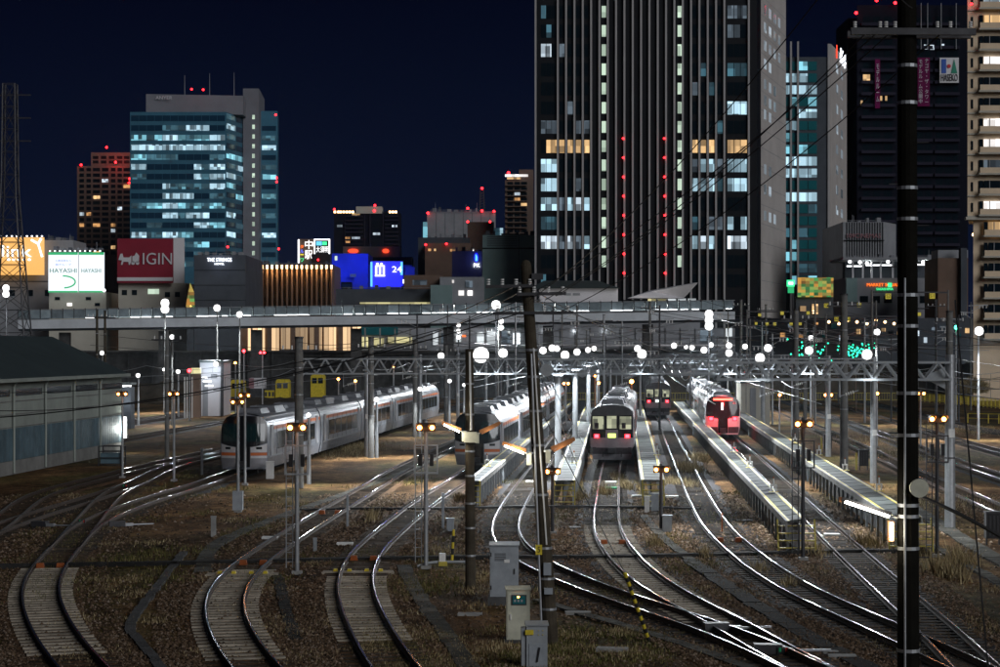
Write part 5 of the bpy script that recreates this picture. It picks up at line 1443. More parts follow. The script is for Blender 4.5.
t = bthing("grey_green_block", "plain grey-green block with a dark seam left of the big tower's foot", "building", 510, 480)
pb(t, "wall", 482.5, 537, 235, None, "wall_tealgrey", depth=20); pb(t, "dark_seam", 482.5, 537, 247.7, 249, "tower_black", proud=.05, depth=.1); pb(t, "joint", 518.5, 519.2, 235, 285, "wall_dark", proud=.05, depth=.1)
for k in range(6): pb(t, "louvre", 487, 517, 236.5+1.8*k, 237.2+1.8*k, "wall_dark", proud=.06, depth=.08)
t = bthing("purple_block", "grey-violet block carrying a small glowing blue drop-shaped sign", "building", 466, 510)
pb(t, "wall", 452, 482, 251, None, "wall_grey", depth=10)
c0 = XX(476.3, 510)-t.location.x
MB().xz([(c0+.55*math.cos(6.283*i/14), ZZ(257.6, 510)+1.2*math.sin(6.283*i/14)) for i in range(14)], -.3, -.1).obj("drop_sign", "ad_blue", t)
MB().xz([(c0-.25, ZZ(261, 510)), (c0+.3, ZZ(261, 510)), (c0+.3, ZZ(257, 510)), (c0, ZZ(254.5, 510)), (c0-.2, ZZ(254.5, 510))], -.4, -.3).obj("drop_core", "ad_cyan", t)
text("PK", "text_white", t, (c0+.1, -.3, ZZ(265.5, 510)), 1.5, .85)
lamp(t, (c0, -2, ZZ(259, 510)), 40, (.1, .15, 1))
t = bthing("low_shops", "row of low dark shop buildings with a few lit windows behind the footbridge", "building", 445, 430)
pb(t, "wall", 336, 442, 289, None, "wall_dark", depth=14); pb(t, "upper_wall", 404, 442, 275, 290, "wall_brown", D=432, depth=8); pb(t, "right_wall", 440, 484, 277, None, "wall_grey", D=428, depth=12)
pb(t, "pale_annex", 430.5, 452, 285, None, "wall_tealgrey", D=425, depth=4)
for x0, x1, y, h, m in ((412.5, 427, 280, 5, "win_white_dim"), (465.5, 472.5, 281, 6.5, "win_white_dim"), (458.5, 464, 290.5, 5, "win_bright"), (467.5, 472.5, 290.5, 5, "win_bright"), (452, 454, 280, 3, "win_bright")): pb(t, "window", x0, x1, y, y+h, m, D=428, proud=.2)
pb(t, "lit_cornice", 360, 430, 302.3, 304, "hall_yellow", proud=.4, depth=.3)
# ------------------------------------------------------------------ right low blocks
D = 470
t = bthing("cinema_building", "striped grey cinema building with dim letters beside the beige block", "building", 870, D)
MB().prism(rel(t, [(XX(843, D), D), (XX(884, D), D), (XX(896, D+8), D+8), (XX(896, D+8), D+30), (XX(843, D), D+30)]), 0, ZZ(222, D)).obj("wall", "wall_grey", t)
for k in range(15): pb(t, "dark_stripe", 846.2+2.55*k, 847.4+2.55*k, 222.5, 258, "tower_black", proud=.06, depth=.08)
pb(t, "dark_ledge", 844, 884, 240, 240.8, "tower_black", proud=.4, depth=.4); mat("dim_red", (.30, .13, .15), .6, 0, 0)
text("109CINEMAS", "dim_red", t, (XX(863, D)-t.location.x, -.4, ZZ(236, D)), 7.6, 1.0)
D = 400
t = bthing("market_hall", "shopping hall with glazed upper deck and orange and green lettering", "building", 892, D)
pb(t, "wall", 845, 968, 278, None, "wall_grey", depth=14); pb(t, "roof", 842, 940, 257.5, 260, "wall_grey", depth=16, proud=1.5); pb(t, "back_wall", 845, 938, 260, 278, "wall_dark", D=410, depth=3)
for x in (853, 863, 872, 881, 893, 926, 932, 938): pb(t, "column", x-.8, x+.8, 260, 278, "wall_white", D=403, depth=.5)
for x0, x1, y in ((847, 862, 265.5), (866, 892, 264.5), (917, 925, 264)): pb(t, "ceiling_lights", x0, x1, y, y+1.3, "strip_white", D=406, depth=.3)
for x, y in ((849, 262), (859, 262.5), (866, 263.5), (887, 262), (922, 262.5)): red(t, x, y, D=402, r=.35, m="strip_white")
lamp(t, (-4, 3, ZZ(263, D)), 140, (.9, 1, .95)); lamp(t, (7, 2, ZZ(263, D)), 200, (.9, 1, .95))
pb(t, "ribbed_panel", 846, 857, 278, 302, "wall_tealgrey", proud=.3, depth=.4)
text("MARKET SQUARE", "orange_text", t, (XX(884, D)-t.location.x, -.2, ZZ(285, D)), 6.6, .7); pb(t, "green_disc", 887.5, 891.5, 283, 287.3, "green_text", proud=.35, depth=.1)
text("SASASHIMA", "green_text", t, (XX(884.5, D)-t.location.x, -.2, ZZ(289.2, D)), 3.2, .42)
for x0 in (860, 872, 884, 920, 932, 950): pb(t, "window", x0, x0+8, 296, 303, "glass_dark", proud=.1)
t = bthing("brown_box", "brown brick block with pale roof structure beside the beige apartments", "building", 952, 380)
pb(t, "wall", 938, 968, 258, None, "wall_brown", depth=12); pb(t, "roof_box", 938, 968, 250, 258, "wall_grey", D=383, depth=6); pb(t, "side_pier", 961, 967, 248, None, "wall_dark", D=379, depth=2)
red(t, 972, 235, D=330, r=.25, m="warm_lamp")
t = bthing("orange_screen", "glowing orange and green video screen on the teal block's foot", "screen", 815, 450)
pb(t, "screen", 798, 833.5, 277.5, 297, "panel_orange", depth=.5); pb(t, "support", 796, 834, 297, None, "wall_dark", D=451, depth=5)
for k, (x, y) in enumerate(((822, 320), (828, 320), (813, 312), (838, 324), (845, 331))): red(t, x, y, D=449, r=.3, m="warm_lamp")
for x0, x1, y0, y1 in ((800, 806, 306, 312), (812, 818, 304, 314), (808, 812, 330, 338), (822, 842, 328, 336)): pb(t, "shop_window", x0, x1, y0, y1, "win_warm", D=450.8, proud=.2)
t = bthing("green_sign", "green glowing direction sign at the corner of the big tower", "sign", 790.5, 440)
pb(t, "lit_head", 787, 794.5, 280, 286.5, "green_text", depth=.4); pb(t, "lit_tail", 788, 794, 286.5, 293, "sign_green_glow", depth=.4); pb(t, "white_arrow", 788.5, 793, 282, 284.5, "white_glow", proud=.2, depth=.2); pb(t, "pole", 792.5, 794, 293, None, "steel_dark", depth=.3)

for nm_, x0_, x1_, y_, D_c in (("low_shops", 340, 440, 289, 430), ("purple_block", 453, 481, 251, 510), ("fin_hotel", 250, 330, 265, 484), ("green_sign_building", 50, 104, 250.5, 434), ("billboard_building", 46, 72, 240, 444), ("market_hall", 846, 936, 257.5, 402), ("brown_building", 426, 466, 237.5, 714), ("grey_green_block", 484, 535, 235, 482), ("hall_building", 430, 480, 211.5, 802), ("cinema_building", 846, 882, 222, 474), ("dark_hotel", 196, 244, 255, 412)):
    roof_clutter(bpy.data.objects[nm_], x0_, x1_, y_, D_c, 4 if x1_-x0_ < 40 else 7)
# ------------------------------------------------------------------ footbridge
mat("bridge_light", (.6, .62, .66), .5, 0, 0)
xa, xb, Da, Db = 18, 735, 330, 322
def bridge_pt(u): D_ = Da + (Db-Da)*u; x = xa + (xb-xa)*u; return x, D_
t = thing("footbridge", "long pale footbridge with glass parapet crossing behind the yard", "bridge", (0, 326, 0))
def brow(name, ya, yb, ha, hb, m, depth, back, n=1, u0=0., u1=1., gapf=0.):
    for i in range(n):
        s0, s1 = u0+(u1-u0)*i/n, u0+(u1-u0)*(i+1-gapf)/n
        q = []
        for s_ in (s0, s1):
            x, D_ = bridge_pt(s_); yt = ya+(yb-ya)*s_; hh = ha+(hb-ha)*s_
            q.append((XX(x, D_), D_-326+back, ZZ(yt, D_), ZZ(yt+hh, D_)))
        (X0, Y0, t0, b0), (X1, Y1, t1, b1) = q
        MB().add([(X0, Y0, b0), (X1, Y1, b1), (X1, Y1, t1), (X0, Y0, t0), (X0, Y0+depth, b0), (X1, Y1+depth, b1), (X1, Y1+depth, t1), (X0, Y0+depth, t0)],
                 [(0,1,2,3), (7,6,5,4), (0,4,5,1), (3,2,6,7), (1,5,6,2), (0,3,7,4)]).obj(name, m, t)
brow("deck", 320, 311.5, 9., 8., "bridge_side", 6, 0)
brow("underside_beam", 329, 319.5, 2, 2, "wall_dark", 5, .5)
brow("parapet_panel", 310.5, 300.5, 7.6, 7.6, "bridge_glass", .08, .1, 64, gapf=.10)
brow("handrail", 309.7, 299.8, .7, .7, "galv_paint", .15, .05)
brow("rear_parapet", 310.5, 300.5, 8, 8, "bridge_glass", .08, 5.7)
RS = random.Random(5)
for i in range(64):
    x, D_ = bridge_pt(i/64); yy = 309.5-10*(i/64)
    cbox("parapet_post", .12, .12, 1.55, "steel_dark", t, (XX(x, D_), D_-326-.02, ZZ(yy+9.5, D_)))
    if RS.random() < .6:
        cbox("deck_light", .9+RS.random()*1.2, .1, .13, "strip_white", t, (XX(x, D_)+.8, D_-326-.04, ZZ(yy+9.6, D_)))
for s_ in (.06, .2, .33, .47, .6, .74, .88):
    x, D_ = bridge_pt(s_); cbox("pier", 1.6, 1.6, ZZ(333-10*s_, D_), "concrete_dark", t, (XX(x, D_), D_-326+3, 0))
for s_ in (.15, .3, .45, .6, .75, .9):
    x, D_ = bridge_pt(s_); lamp(t, (XX(x, D_), D_-326+2.5, ZZ(304, D_)), 600, (1, .98, .9), .2, "deck_lamp")
# station canopy at the right end of the bridge
D = 345
t = bthing("station_hall", "low station building with flat white fascia and lit canopy below the big tower", "station building", 620, D)
MB().prism(rel(t, [(XX(540, D), D), (XX(618, D), D), (XX(618, D), D+10), (XX(540, D), D+10)]), ZZ(302, D), ZZ(288, D)).obj("wall", "wall_white", t)
MB().add([(XX(530, D)-t.location.x, -1, ZZ(288.5, D)), (XX(620, D)-t.location.x, -1, ZZ(288.5, D)), (XX(600, D)-t.location.x, 8, ZZ(279, D)), (XX(545, D)-t.location.x, 8, ZZ(279, D)), (XX(545, D)-t.location.x, 12, ZZ(288, D)), (XX(600, D)-t.location.x, 12, ZZ(288, D))],
         [(0,1,2,3), (3,2,5,4), (0,3,4), (1,5,2), (0,4,5,1)]).obj("roof", "roof_metal", t)
x0, x1, x2 = [XX(q, D)-t.location.x for q in (628, 690, 697)]
MB().add([(x0, 0, ZZ(298, D)), (x1-1, 0, ZZ(298, D)), (x2, -2, ZZ(283, D)), (x0+4, 2, ZZ(291, D)), (x0, 1, ZZ(298.6, D)), (x1-1, 1, ZZ(298.6, D)), (x2, 3, ZZ(282, D)), (x0+4, 6, ZZ(289.5, D))],
         [(0,1,2,3), (7,6,5,4), (0,4,5,1), (2,6,7,3), (1,5,6,2), (0,3,7,4)]).obj("wing_canopy", "wall_white", t)
for k in range(5): pb(t, "lit_bay", 648+10*k, 656+10*k, 298.5, 304, "hall_yellow" if k < 2 else "hall_white", D=347, depth=.3)
pb(t, "wall_below", 530, 700, 302, None, "wall_grey", D=352, depth=8)
for k in range(4): pb(t, "fascia_window", 546+9*k, 553+9*k, 293, 295.5, "wall_grey", proud=.1)
lamp(t, (4, -3, ZZ(297, D)), 120, (1, .95, .85), .3)
# lit concourse below the bridge
t = bthing("concourse", "lit station concourse and shops seen under the footbridge", "station building", 520, 350)
pb(t, "back_wall", 360, 735, 328, None, "wall_grey", D=356, depth=6)
CON = [(361, 398, 327, 335, "glass_teal"), (362, 372, 337, 347, "hall_yellow"), (374, 384, 338, 346, "hall_yellow"), (388, 412, 337, 343, "hall_yellow"), (433, 438, 332, 345, "hall_white"), (440, 452, 333, 344, "win_white_dim"), (455, 462, 334, 342, "hall_white"),
       (477, 484, 332, 343, "hall_white"), (487, 497, 331, 344, "hall_white"), (501, 510, 331, 343, "win_white_dim"), (513, 520, 333, 344, "hall_white"), (539, 543, 333, 343, "win_bright"), (549, 553, 333, 343, "win_bright"), (556, 570, 334, 343, "hall_white"),
       (573, 578, 334, 342, "green_text"), (579, 583, 333.5, 343, "win_bright"), (585, 596, 334, 342.5, "hall_white"), (598, 604, 334, 343, "win_bright"), (606, 614, 334, 343, "win_white_dim"), (617, 628, 325, 336, "win_white_dim"), (700, 712, 330, 341, "win_white_dim"), (724, 732, 328, 338, "hall_white")]
for x0, x1, y0, y1, m in CON: pb(t, "shop_front", x0, x1, y0, y1, m, D=355.8, proud=.2)
for x in range(365, 735, 15): pb(t, "column", x-.7, x+.7, 328, None, "concrete", D=352, depth=.6)
pb(t, "white_roof", 436, 735, 344.5, 346, "wall_white", D=345, depth=6); pb(t, "orange_board", 572, 577.5, 334, 336, "orange_text", D=355, proud=.3); pb(t, "orange_board", 462, 466, 335, 337, "orange_text", D=355, proud=.3)
for x in (450, 480, 510, 545, 575, 605): lamp(t, (XX(x, 350)-t.location.x, 2, ZZ(331, 350)), 80, (.95, 1, 1), .3, "ceiling_lamp")
# lit street rows right of the bridge
t = bthing("street_shops", "row of street-level shops with warm and white lights behind the right tracks", "building", 860, 370)
pb(t, "wall", 735, 1060, 318, None, "wall_dark", depth=10)
for k in range(38):
    x = 738 + 8.4*k + RB.uniform(-1, 1); y = 322 + RB.uniform(0, 18); w_ = RB.uniform(2, 6)
    pb(t, "shop_window", x, x+w_, y, y+RB.uniform(2, 6), RB.choice(("win_warm", "win_white", "win_white_dim", "win_orange", "glass_dark", "glass_teal", "win_white_dim")), proud=.15)
for k, x in enumerate((828, 838, 847, 856, 866, 875, 884, 893)): red(t, x, 322+2*math.sin(k*2.1), D=365, r=.25, m="warm_lamp")
for lb, cx, cy, sx_, n_ in (("cluster of green fairy lights left of the capped pole", 812, 350, 22, 40), ("cluster of green fairy lights right of the capped pole", 856, 350, 14, 60)):
    t = bthing("light_garland", lb, "fairy lights", cx, 262, "green fairy lights")
    mb = MB()
    for k in range(n_): mb.ball((XX(500+RB.gauss(0, sx_*.5), 262), RB.uniform(-2, 2), ZZ(cy+RB.gauss(0, 5), 262)), .11, 5, 4)
    stuff(mb.obj("light_points", "green_speck", t)); MB().cyl((0, 0, 0), (0, 0, ZZ(cy-6, 262)), .06, n=6).obj("trunk", "wall_brown", t)
# ------------------------------------------------------------------ warehouse at the left
mat("wh_cream", (.30, .33, .30), .7, 0, .15, .5); mat("wh_blue", (.085, .14, .17), .6, .1, .3, .8, rnd=.2); mat("wh_base", (.22, .22, .21), .85, 0, .25, .6)
t = thing("warehouse", "long corrugated warehouse with dark roof and cream wall at the left edge", "warehouse", (-28.3, 157, 0), -TH)
Lw = 62
MB().box2(-9, 0, -Lw, 0, 0, 5.9).obj("wall", "wh_cream", t)
MB().box2(0, .06, -Lw, 0, 0, .85).obj("base_wall", "wh_base", t)
for k in range(int(Lw/.62)):
    cbox("corrugated_panel", .05, .56, 1.98, "wh_blue", t, (.05, -Lw+.31+.62*k, .87))
for k in range(9):
    cbox("window_strip", .03, 6.2, .42, "glass_dark", t, (.02, -Lw+3.6+6.9*k, 4.85))
    MB().tube([(.16, -Lw+6.9*k+.2, .1), (.16, -Lw+6.9*k+.2, 5.4), (.32, -Lw+6.9*k+.2, 5.75)], .07, 8).obj("downpipe", "wh_cream", t)
for z in (2.9, 3.7, 4.5): MB().box2(0, .04, -Lw, 0, z, z+.05).obj("wall_seam", "wh_base", t)
MB().add([(.45, -Lw-.4, 5.92), (.45, .5, 5.92), (-5.4, .5, 8.7), (-5.4, -Lw-.4, 8.7), (-11, .5, 6), (-11, -Lw-.4, 6), (.45, -Lw-.4, 5.80), (.45, .5, 5.80), (-5.4, .5, 8.5), (-11, .5, 5.85)],
         [(0,1,2,3), (3,2,4,5), (6,7,1,0), (1,7,8,2), (2,8,9,4)]).obj("roof", "roof_metal", t)
MB().box2(.45, .58, -Lw-.4, .5, 5.72, 5.95).obj("gutter", "wh_cream", t)
s = thing_part("wall_lamp", t, (.2, .15, 0))
MB().box((0, 0, ZZ(427, 158)), (.2, .12, 1.5)).obj("tube", "tube_lens", s); MB().box((0, .1, ZZ(427, 158)), (.28, .1, 1.6)).obj("backplate", "galv_paint", s); lamp(s, (.3, -.4, ZZ(428, 158)), 180, (.95, 1, .95), .3)
t = thing("wire_crate", "dark wire mesh cage standing by the warehouse corner", "cage", (XX(112, 140), 140, 0), -TH)
for x in (-.75, .75):
    for y in (-.6, .6): MB().bar((x, y, 0), (x, y, 1.3), .07).obj("post", "steel_dark", t)
for z in (.15, .55, .95, 1.3):
    for y in (-.6, .6): MB().bar((-.75, y, z), (.75, y, z), .05).obj("rail", "steel_dark", t)
    for x in (-.75, .75): MB().bar((x, -.6, z), (x, .6, z), .05).obj("rail", "steel_dark", t)
MB().box((0, 0, .5), (1.3, 1.0, .7)).obj("load", "wh_blue", t)

# ------------------------------------------------------------------ lattice power tower at the left edge
t = bthing("lattice_tower", "dark lattice power tower in front of the orange billboard", "tower", 10, 320)
Hh = ZZ(84, 320)
def corner(sx, sy, z):
    k = 1 - .68*min(1, z/ZZ(190, 320)) if z < ZZ(190, 320) else .32 - .05*(z-ZZ(190, 320))/(Hh-ZZ(190, 320)); return Vector((sx*3.4*k, sy*3.4*k, z))
NZ = 14
for sx in (-1, 1):
    for sy in (-1, 1): MB().tube([corner(sx, sy, Hh*i/NZ) for i in range(NZ+1)], .13, 5).obj("leg", "steel_dark", t)
for i in range(NZ):
    z0, z1 = Hh*i/NZ, Hh*(i+1)/NZ
    for (a, b) in (((-1, -1), (1, -1)), ((1, -1), (1, 1)), ((1, 1), (-1, 1)), ((-1, 1), (-1, -1))):
        mb = MB(); mb.bar(corner(*a, z0), corner(*b, z1), .09); mb.bar(corner(*b, z0), corner(*a, z1), .09); mb.bar(corner(*a, z1), corner(*b, z1), .09)
        mb.obj("brace", "steel_dark", t)
for y in (95, 118, 141):
    z = ZZ(y, 320); MB().bar((-3.2, 0, z), (3.2, 0, z), .18).obj("crossarm", "steel_dark", t)

# ------------------------------------------------------------------ sheds, yellow machines, fences, banks behind the yard
t = bthing("lit_shed", "small white shed brightly lit by a lamp behind the sidings", "shed", 206, 245)
pb(t, "wall", 200, 222, 362, None, "wall_white", depth=8); pb(t, "roof", 199, 223.5, 360.5, 362.3, "roof_metal", depth=9, proud=.5); pb(t, "side_post", 221, 223.5, 360, None, "wall_blue_lit" if False else "steel_dark", proud=.2, depth=.3)
pb(t, "door", 203, 208, 380, None, "wall_grey", proud=.08); pb(t, "window", 211, 217, 374, 378, "wall_grey", proud=.08)
red(t, 217, 364, r=.3, m="strip_white"); lamp(t, (XX(213, 245)-t.location.x, -2.2, ZZ(367, 245)), 200, (.75, .88, 1), .3)
for k, (x0, x1, y) in enumerate(((202, 207, 377), (203, 211, 380.5), (205, 213, 385))): pb(t, "lit_stack", x0, x1, y, y+1.6, "strip_white", D=243, depth=.4)
t = bthing("white_gate_posts", "group of white posts with lit sign left of the lit shed", "posts", 187, 238)
for x in (184.5, 187, 189.5, 192): pb(t, "post", x-.5, x+.5, 377, None, "white_paint", depth=.2)
pb(t, "kiosk", 191, 200, 368, 374, "hall_yellow", D=240, depth=1); pb(t, "kiosk_body", 191, 200, 374, None, "wall_brown", D=240, depth=1)
t = bthing("bright_kiosk", "small kiosk with bright strip light at the warehouse end", "kiosk", 127, 205)
pb(t, "body", 121, 131, 386, None, "wall_dark", depth=2); pb(t, "strip_light", 123, 131.5, 385, 387.2, "strip_white", proud=.3, depth=.2); pb(t, "roof", 120, 132, 383, 385, "roof_metal", proud=.5, depth=3); lamp(t, (0, -1, 2.8), 50, (.95, 1, 1))

def machine(label, x0, x1, yt, D, cab_at, wagon=False):
    t = bthing("rail_vehicle", label, "maintenance vehicle", (x0+x1)/2, D, "yellow track maintenance vehicles")
    w = XX(x1, D)-XX(x0, D); h = ZZ(yt, D)
    MB().box2(-w/2, w/2, 0, 2.4, .75, 1.1).obj("chassis", "steel_dark", t)
    for k in (-.34, .34):
        wh = MB()
        for y in (.3, 2.0): wh.cyl((w*k, y, .72), (w*k, y+.14, .72), .4, n=14)
        wh.obj("wheels", "steel_dark", t)
    cw = 1.9; cx = (cab_at-.5)*(w-cw)
    cab = MB().xz([(cx-cw/2, 1.1), (cx+cw/2, 1.1), (cx+cw/2, h-.3), (cx+cw/2-.2, h), (cx-cw/2+.2, h), (cx-cw/2, h-.3)], .05, 2.35).obj("cab", "yellow", t)
    MB().box((cx-.42, .04, h-.85), (.66, .06, .75)).obj("window", "glass_dark", cab); MB().box((cx+.42, .04, h-.85), (.66, .06, .75)).obj("window", "glass_dark", cab)
    if w > 3:
        for s0, s1, hh in ((-w/2, cx-cw/2-.1, 1.0), (cx+cw/2+.1, w/2, .8)):
            if s1-s0 > .5:
                MB().box2(s0+.05, s1-.05, .2, 2.2, 1.1, 1.1+hh).obj("hood", "yellow", t)
                for q in range(3): MB().box((s0+(s1-s0)*(q+.5)/3, .19, 1.1+hh*.5), ((s1-s0)/5, .05, hh*.6)).obj("grille", "steel_dark", t)
    return t
machine("yellow track machine with a small cab behind the left train", 264, 293, 379.5, 290, .75)
machine("yellow rail vehicle with boxy cab above the left train's roof", 309, 326, 374.5, 290, .5)
machine("dark yellow machine half hidden in the shade left of the track machine", 228, 248, 380, 296, .4)
t = bthing("container", "pale grey container with a reddish end beside the yellow track machine", "container", 257, 292)
pb(t, "box", 250, 264.5, 378, 388.5, "wall_white", depth=2.2); pb(t, "red_end", 249, 254, 378.3, 388.2, "dim_red", proud=.05, depth=.1); pb(t, "bogie_frame", 250, 264, 388.5, 396, "steel_dark", depth=2)

def fence(label, pts, h, m, step=1.9, npick=2):
    a0 = Vector(pts[0]); t = thing("yellow_fence", label, "fence", (a0.x, a0.y, 0), 0, "yellow fences behind the yard")
    for a, b in zip(pts, pts[1:]):
        a, b = Vector((*a[:2], 0))-t.location, Vector((*b[:2], 0))-t.location; L = (b-a).length; n = int(L/step)
        for z in (h, h*.15): MB().bar(a+Vector((0, 0, z)), b+Vector((0, 0, z)), .08).obj("rail", m, t)
        for i in range(n+1):
            q = a.lerp(b, i/max(1, n)); cbox("post", .1, .1, h+.05, m, t, (q.x, q.y, 0))
        mb = MB()
        for i in range(n*5): q = a.lerp(b, i/(n*5)); mb.bar(q+Vector((0, 0, h*.15)), q+Vector((0, 0, h)), .035)
        stuff(mb.obj("pickets", m, t))
fence("yellow picket fence behind the platforms' far end", [(XX(560, 318), 318), (XX(905, 318), 318)], 1.2, "yellow_old")
fence("yellow fence section at the right edge below the dry bush", [(XX(905, 318), 317.5), (XX(950, 300), 300), (XX(1030, 262), 262)], 1.3, "yellow")
t = thing("guard_rail", "low yellow guard rail on the right by the far main tracks", "guard rail", (XX(983, 222), 222, 0))
for k in range(6): cbox("post", .1, .1, 1.0, "yellow", t, (-1.6+.9*k, -k*.8, 0))
MB().bar((-1.6, 0, 1.0), (2.9, -4.0, 1.0), .09).obj("rail", "yellow", t); MB().bar((-1.6, 0, .5), (2.9, -4.0, .5), .07).obj("rail", "yellow", t)
mat("bank", (.060, .048, .034), .95, 0, .5, .25, bump=.8, bs=1.5)
def bank(x0, x1, D, zt, seed):
    r_ = random.Random(seed); mb = MB(); n = 40; X0, X1 = XX(x0, D), XX(x1, D)
    vs = []
    for i in range(n+1):
        X = X0+(X1-X0)*i/n; zz = zt*(1+r_.uniform(-.12, .12))
        vs += [(X, D+r_.uniform(-1, 1), -.1), (X, D+4+r_.uniform(-1, 1), zz*.55*(1+r_.uniform(-.2, .2))), (X, D+9, zz), (X, D+22, zz)]
    mb.add(vs, [(4*i+j, 4*i+4+j, 4*i+5+j, 4*i+1+j) for i in range(n) for j in range(3)])
    return struct(mb.obj("embankment", "bank", smooth=True))
bank(735, 1100, 326, 5.4, 1); bank(-100, 250, 305, 2.8, 2); bank(222, 430, 270, 1.1, 6); bank(560, 735, 336, 3.2, 3)
t = bthing("retaining_wall", "dark concrete retaining wall under the footbridge at the left", "wall", 260, 338)
pb(t, "wall", -60, 570, 352, None, "concrete_dark", depth=1.2); pb(t, "coping", -60, 570, 350.5, 352, "concrete", proud=.15, depth=1.5)
for x in range(-40, 570, 24): pb(t, "pilaster", x-.8, x+.8, 352, None, "concrete_dark", proud=.25, depth=.3)
t = bthing("pink_hut", "pinkish grey hut right of the red-lit train", "hut", 757, 215)
pb(t, "wall", 741, 770, 383, None, "wall_cream", depth=4); pb(t, "roof", 740, 771, 381.5, 383, "roof_metal", proud=.3, depth=5); pb(t, "door", 750, 756, 388, None, "wall_grey", proud=.05)
for k in range(3): pb(t, "wall_seam", 746+8*k, 746.4+8*k, 383, None, "wall_grey", proud=.05)

# ------------------------------------------------------------------ yellow number plates on span beams
def span(label, x0, x1, y, D, plates):
    t = bthing("span_beam", label, "overhead beam", (x0+x1)/2, D, "overhead beams with yellow plates")
    MB().bar((XX(x0, D)-t.location.x, 0, ZZ(y, D)), (XX(x1, D)-t.location.x, 0, ZZ(y+.5, D)), .14).obj("beam", "steel_dark", t)
    for x in (x0, x1): MB().cyl((XX(x, D)-t.location.x, 0, 0), (XX(x, D)-t.location.x, 0, ZZ(y-2, D)), .12, .1, 8).obj("post", "pole_concrete", t)
    for (px, py, s_, tx) in plates:
        q = pb(t, "number_plate", px-s_/2, px+s_/2, py-s_/2, py+s_/2, "plate_yellow", proud=.15, depth=.05)
        MB().bar((XX(px, D)-t.location.x, -.05, ZZ(py, D)), (XX(px, D)-t.location.x, -.05, ZZ(y, D)), .03).obj("hanger", "steel_dark", t)
        if tx: text(tx, "black", t, (XX(px, D)-t.location.x, -.19, ZZ(py, D)), .38, .32, ext=.005)
span("overhead beam with yellow plates, upper one left of the capped pole", 747, 815, 311.5, 250, [(759.5, 315, 3, ""), (782, 313.2, 3.4, ""), (808, 313, 3.2, "")])
span("overhead beam with yellow plates, lower one left of the capped pole", 750, 806, 321, 235, [(756, 323.5, 2.6, ""), (767, 324, 3, ""), (774.6, 324, 3, ""), (791, 324.3, 3.2, ""), (800, 324, 3, "")])
span("overhead beam with two yellow plates on both sides of the capped pole", 826, 905, 316, 205, [(836.3, 319.2, 4.2, "50"), (848, 319.2, 4, "51"), (919, 314.2, 3.4, "")])
span("overhead beam with two yellow plates above the capped pole", 815, 876, 302.5, 215, [(826, 305.6, 4.2, "S2"), (859, 305, 4, "S1")])
span("overhead beam with two large yellow plates beside the dark pole", 872, 948, 292, 190, [(888, 296.3, 5.4, "S2"), (932, 296, 5.4, "S1")])

# ------------------------------------------------------------------ foreground cabinets and small things
def cabinet(name, label, x0, x1, yt, yb, m, depth, base=None, cat="cabinet"):
    p = G((x0+x1)/2, yb); D = p.y; w = XX(x1, D)-XX(x0, D); h = ZZ(yt, D)
    t = thing(name, label, cat, (p.x, p.y, 0), R.uniform(-.05, .05))
    b = 0.
    if base: b = base; MB().box2(-w/2-.06, w/2+.06, -.06, depth+.06, -.1, b).obj("plinth", "concrete_dark", t)
    MB().box2(-w/2, w/2, 0, depth, b, h-.04).obj("body", m, t)
    MB().add([(-w/2-.03, -.05, h-.04), (w/2+.03, -.05, h-.04), (w/2+.03, depth+.03, h-.04), (-w/2-.03, depth+.03, h-.04), (-w/2-.03, -.05, h-.01), (w/2+.03, -.05, h-.01), (w/2+.03, depth+.03, h+.03), (-w/2-.03, depth+.03, h+.03)],
             [(0,3,2,1), (4,5,6,7), (0,1,5,4), (1,2,6,5), (2,3,7,6), (3,0,4,7)]).obj("lid", m, t)
    return t, w, h, b
t, w, h, b = cabinet("equipment_cabinet", "tall grey metal equipment cabinet on a dark base in the foreground", 490, 518.5, 544.5, 604, "cabinet_grey", .7, .22)
MB().box2(-w/2+.04, w/2-.04, -.012, 0, b+.06, h-.1).obj("door", "cabinet_grey", t); MB().box((w*.36, -.03, h*.55), (.03, .05, .16)).obj("handle", "steel_dark", t)
for k in range(5): MB().box((-.12, -.018, h-.28-.05*k), (.34, .014, .02)).obj("vent_slat", "steel_dark", t)
for z in (.5, 1.5): MB().box((-w/2+.03, -.02, z), (.04, .03, .12)).obj("hinge", "steel_dark", t)
MB().box((.08, -.02, h*.72), (.16, .012, .1)).obj("label_plate", "white_paint", t)
t, w, h, b = cabinet("control_cabinet", "cream control cabinet with a small window and orange indicator", 506.5, 530, 588.5, 642, "cabinet_cream", .45, .06)
MB().box2(-w/2+.03, w/2-.03, -.012, 0, .1, h-.08).obj("door", "cabinet_cream", t); MB().box((.02, -.02, h-.3), (.4, .03, .27)).obj("window_frame", "steel_dark", t); MB().box((.02, -.038, h-.3), (.34, .012, .21)).obj("window", "glass_teal", t)
MB().box((.0, -.05, h-.22), (.05, .014, .03)).obj("indicator", "amber_signal", t); MB().box((-.2, -.03, h*.47), (.03, .03, .14)).obj("handle", "white_paint", t)
for k in (-.09, .0, .09): MB().box((k, -.046, h-.32), (.05, .012, .06)).obj("meter", "galv_paint", t)
t, w, h, b = cabinet("switch_box", "small pale switch box with yellow tag at the bottom of the photo", 526.5, 547.5, 624, 668, "galv_paint", .4)
MB().box((-w/2+.07, -.02, h-.2), (.2, .03, .12)).obj("yellow_tag", "yellow", t); MB().box2(-w/2-.12, -w/2, .05, .35, .05, h-.1).obj("side_unit", "galv_paint", t)
for sx in (.04, .14):
    for sz in (.16, .26): MB().cyl((sx, -.02, h-sz), (sx, 0, h-sz), .012, n=6).obj("bolt", "yellow", t)
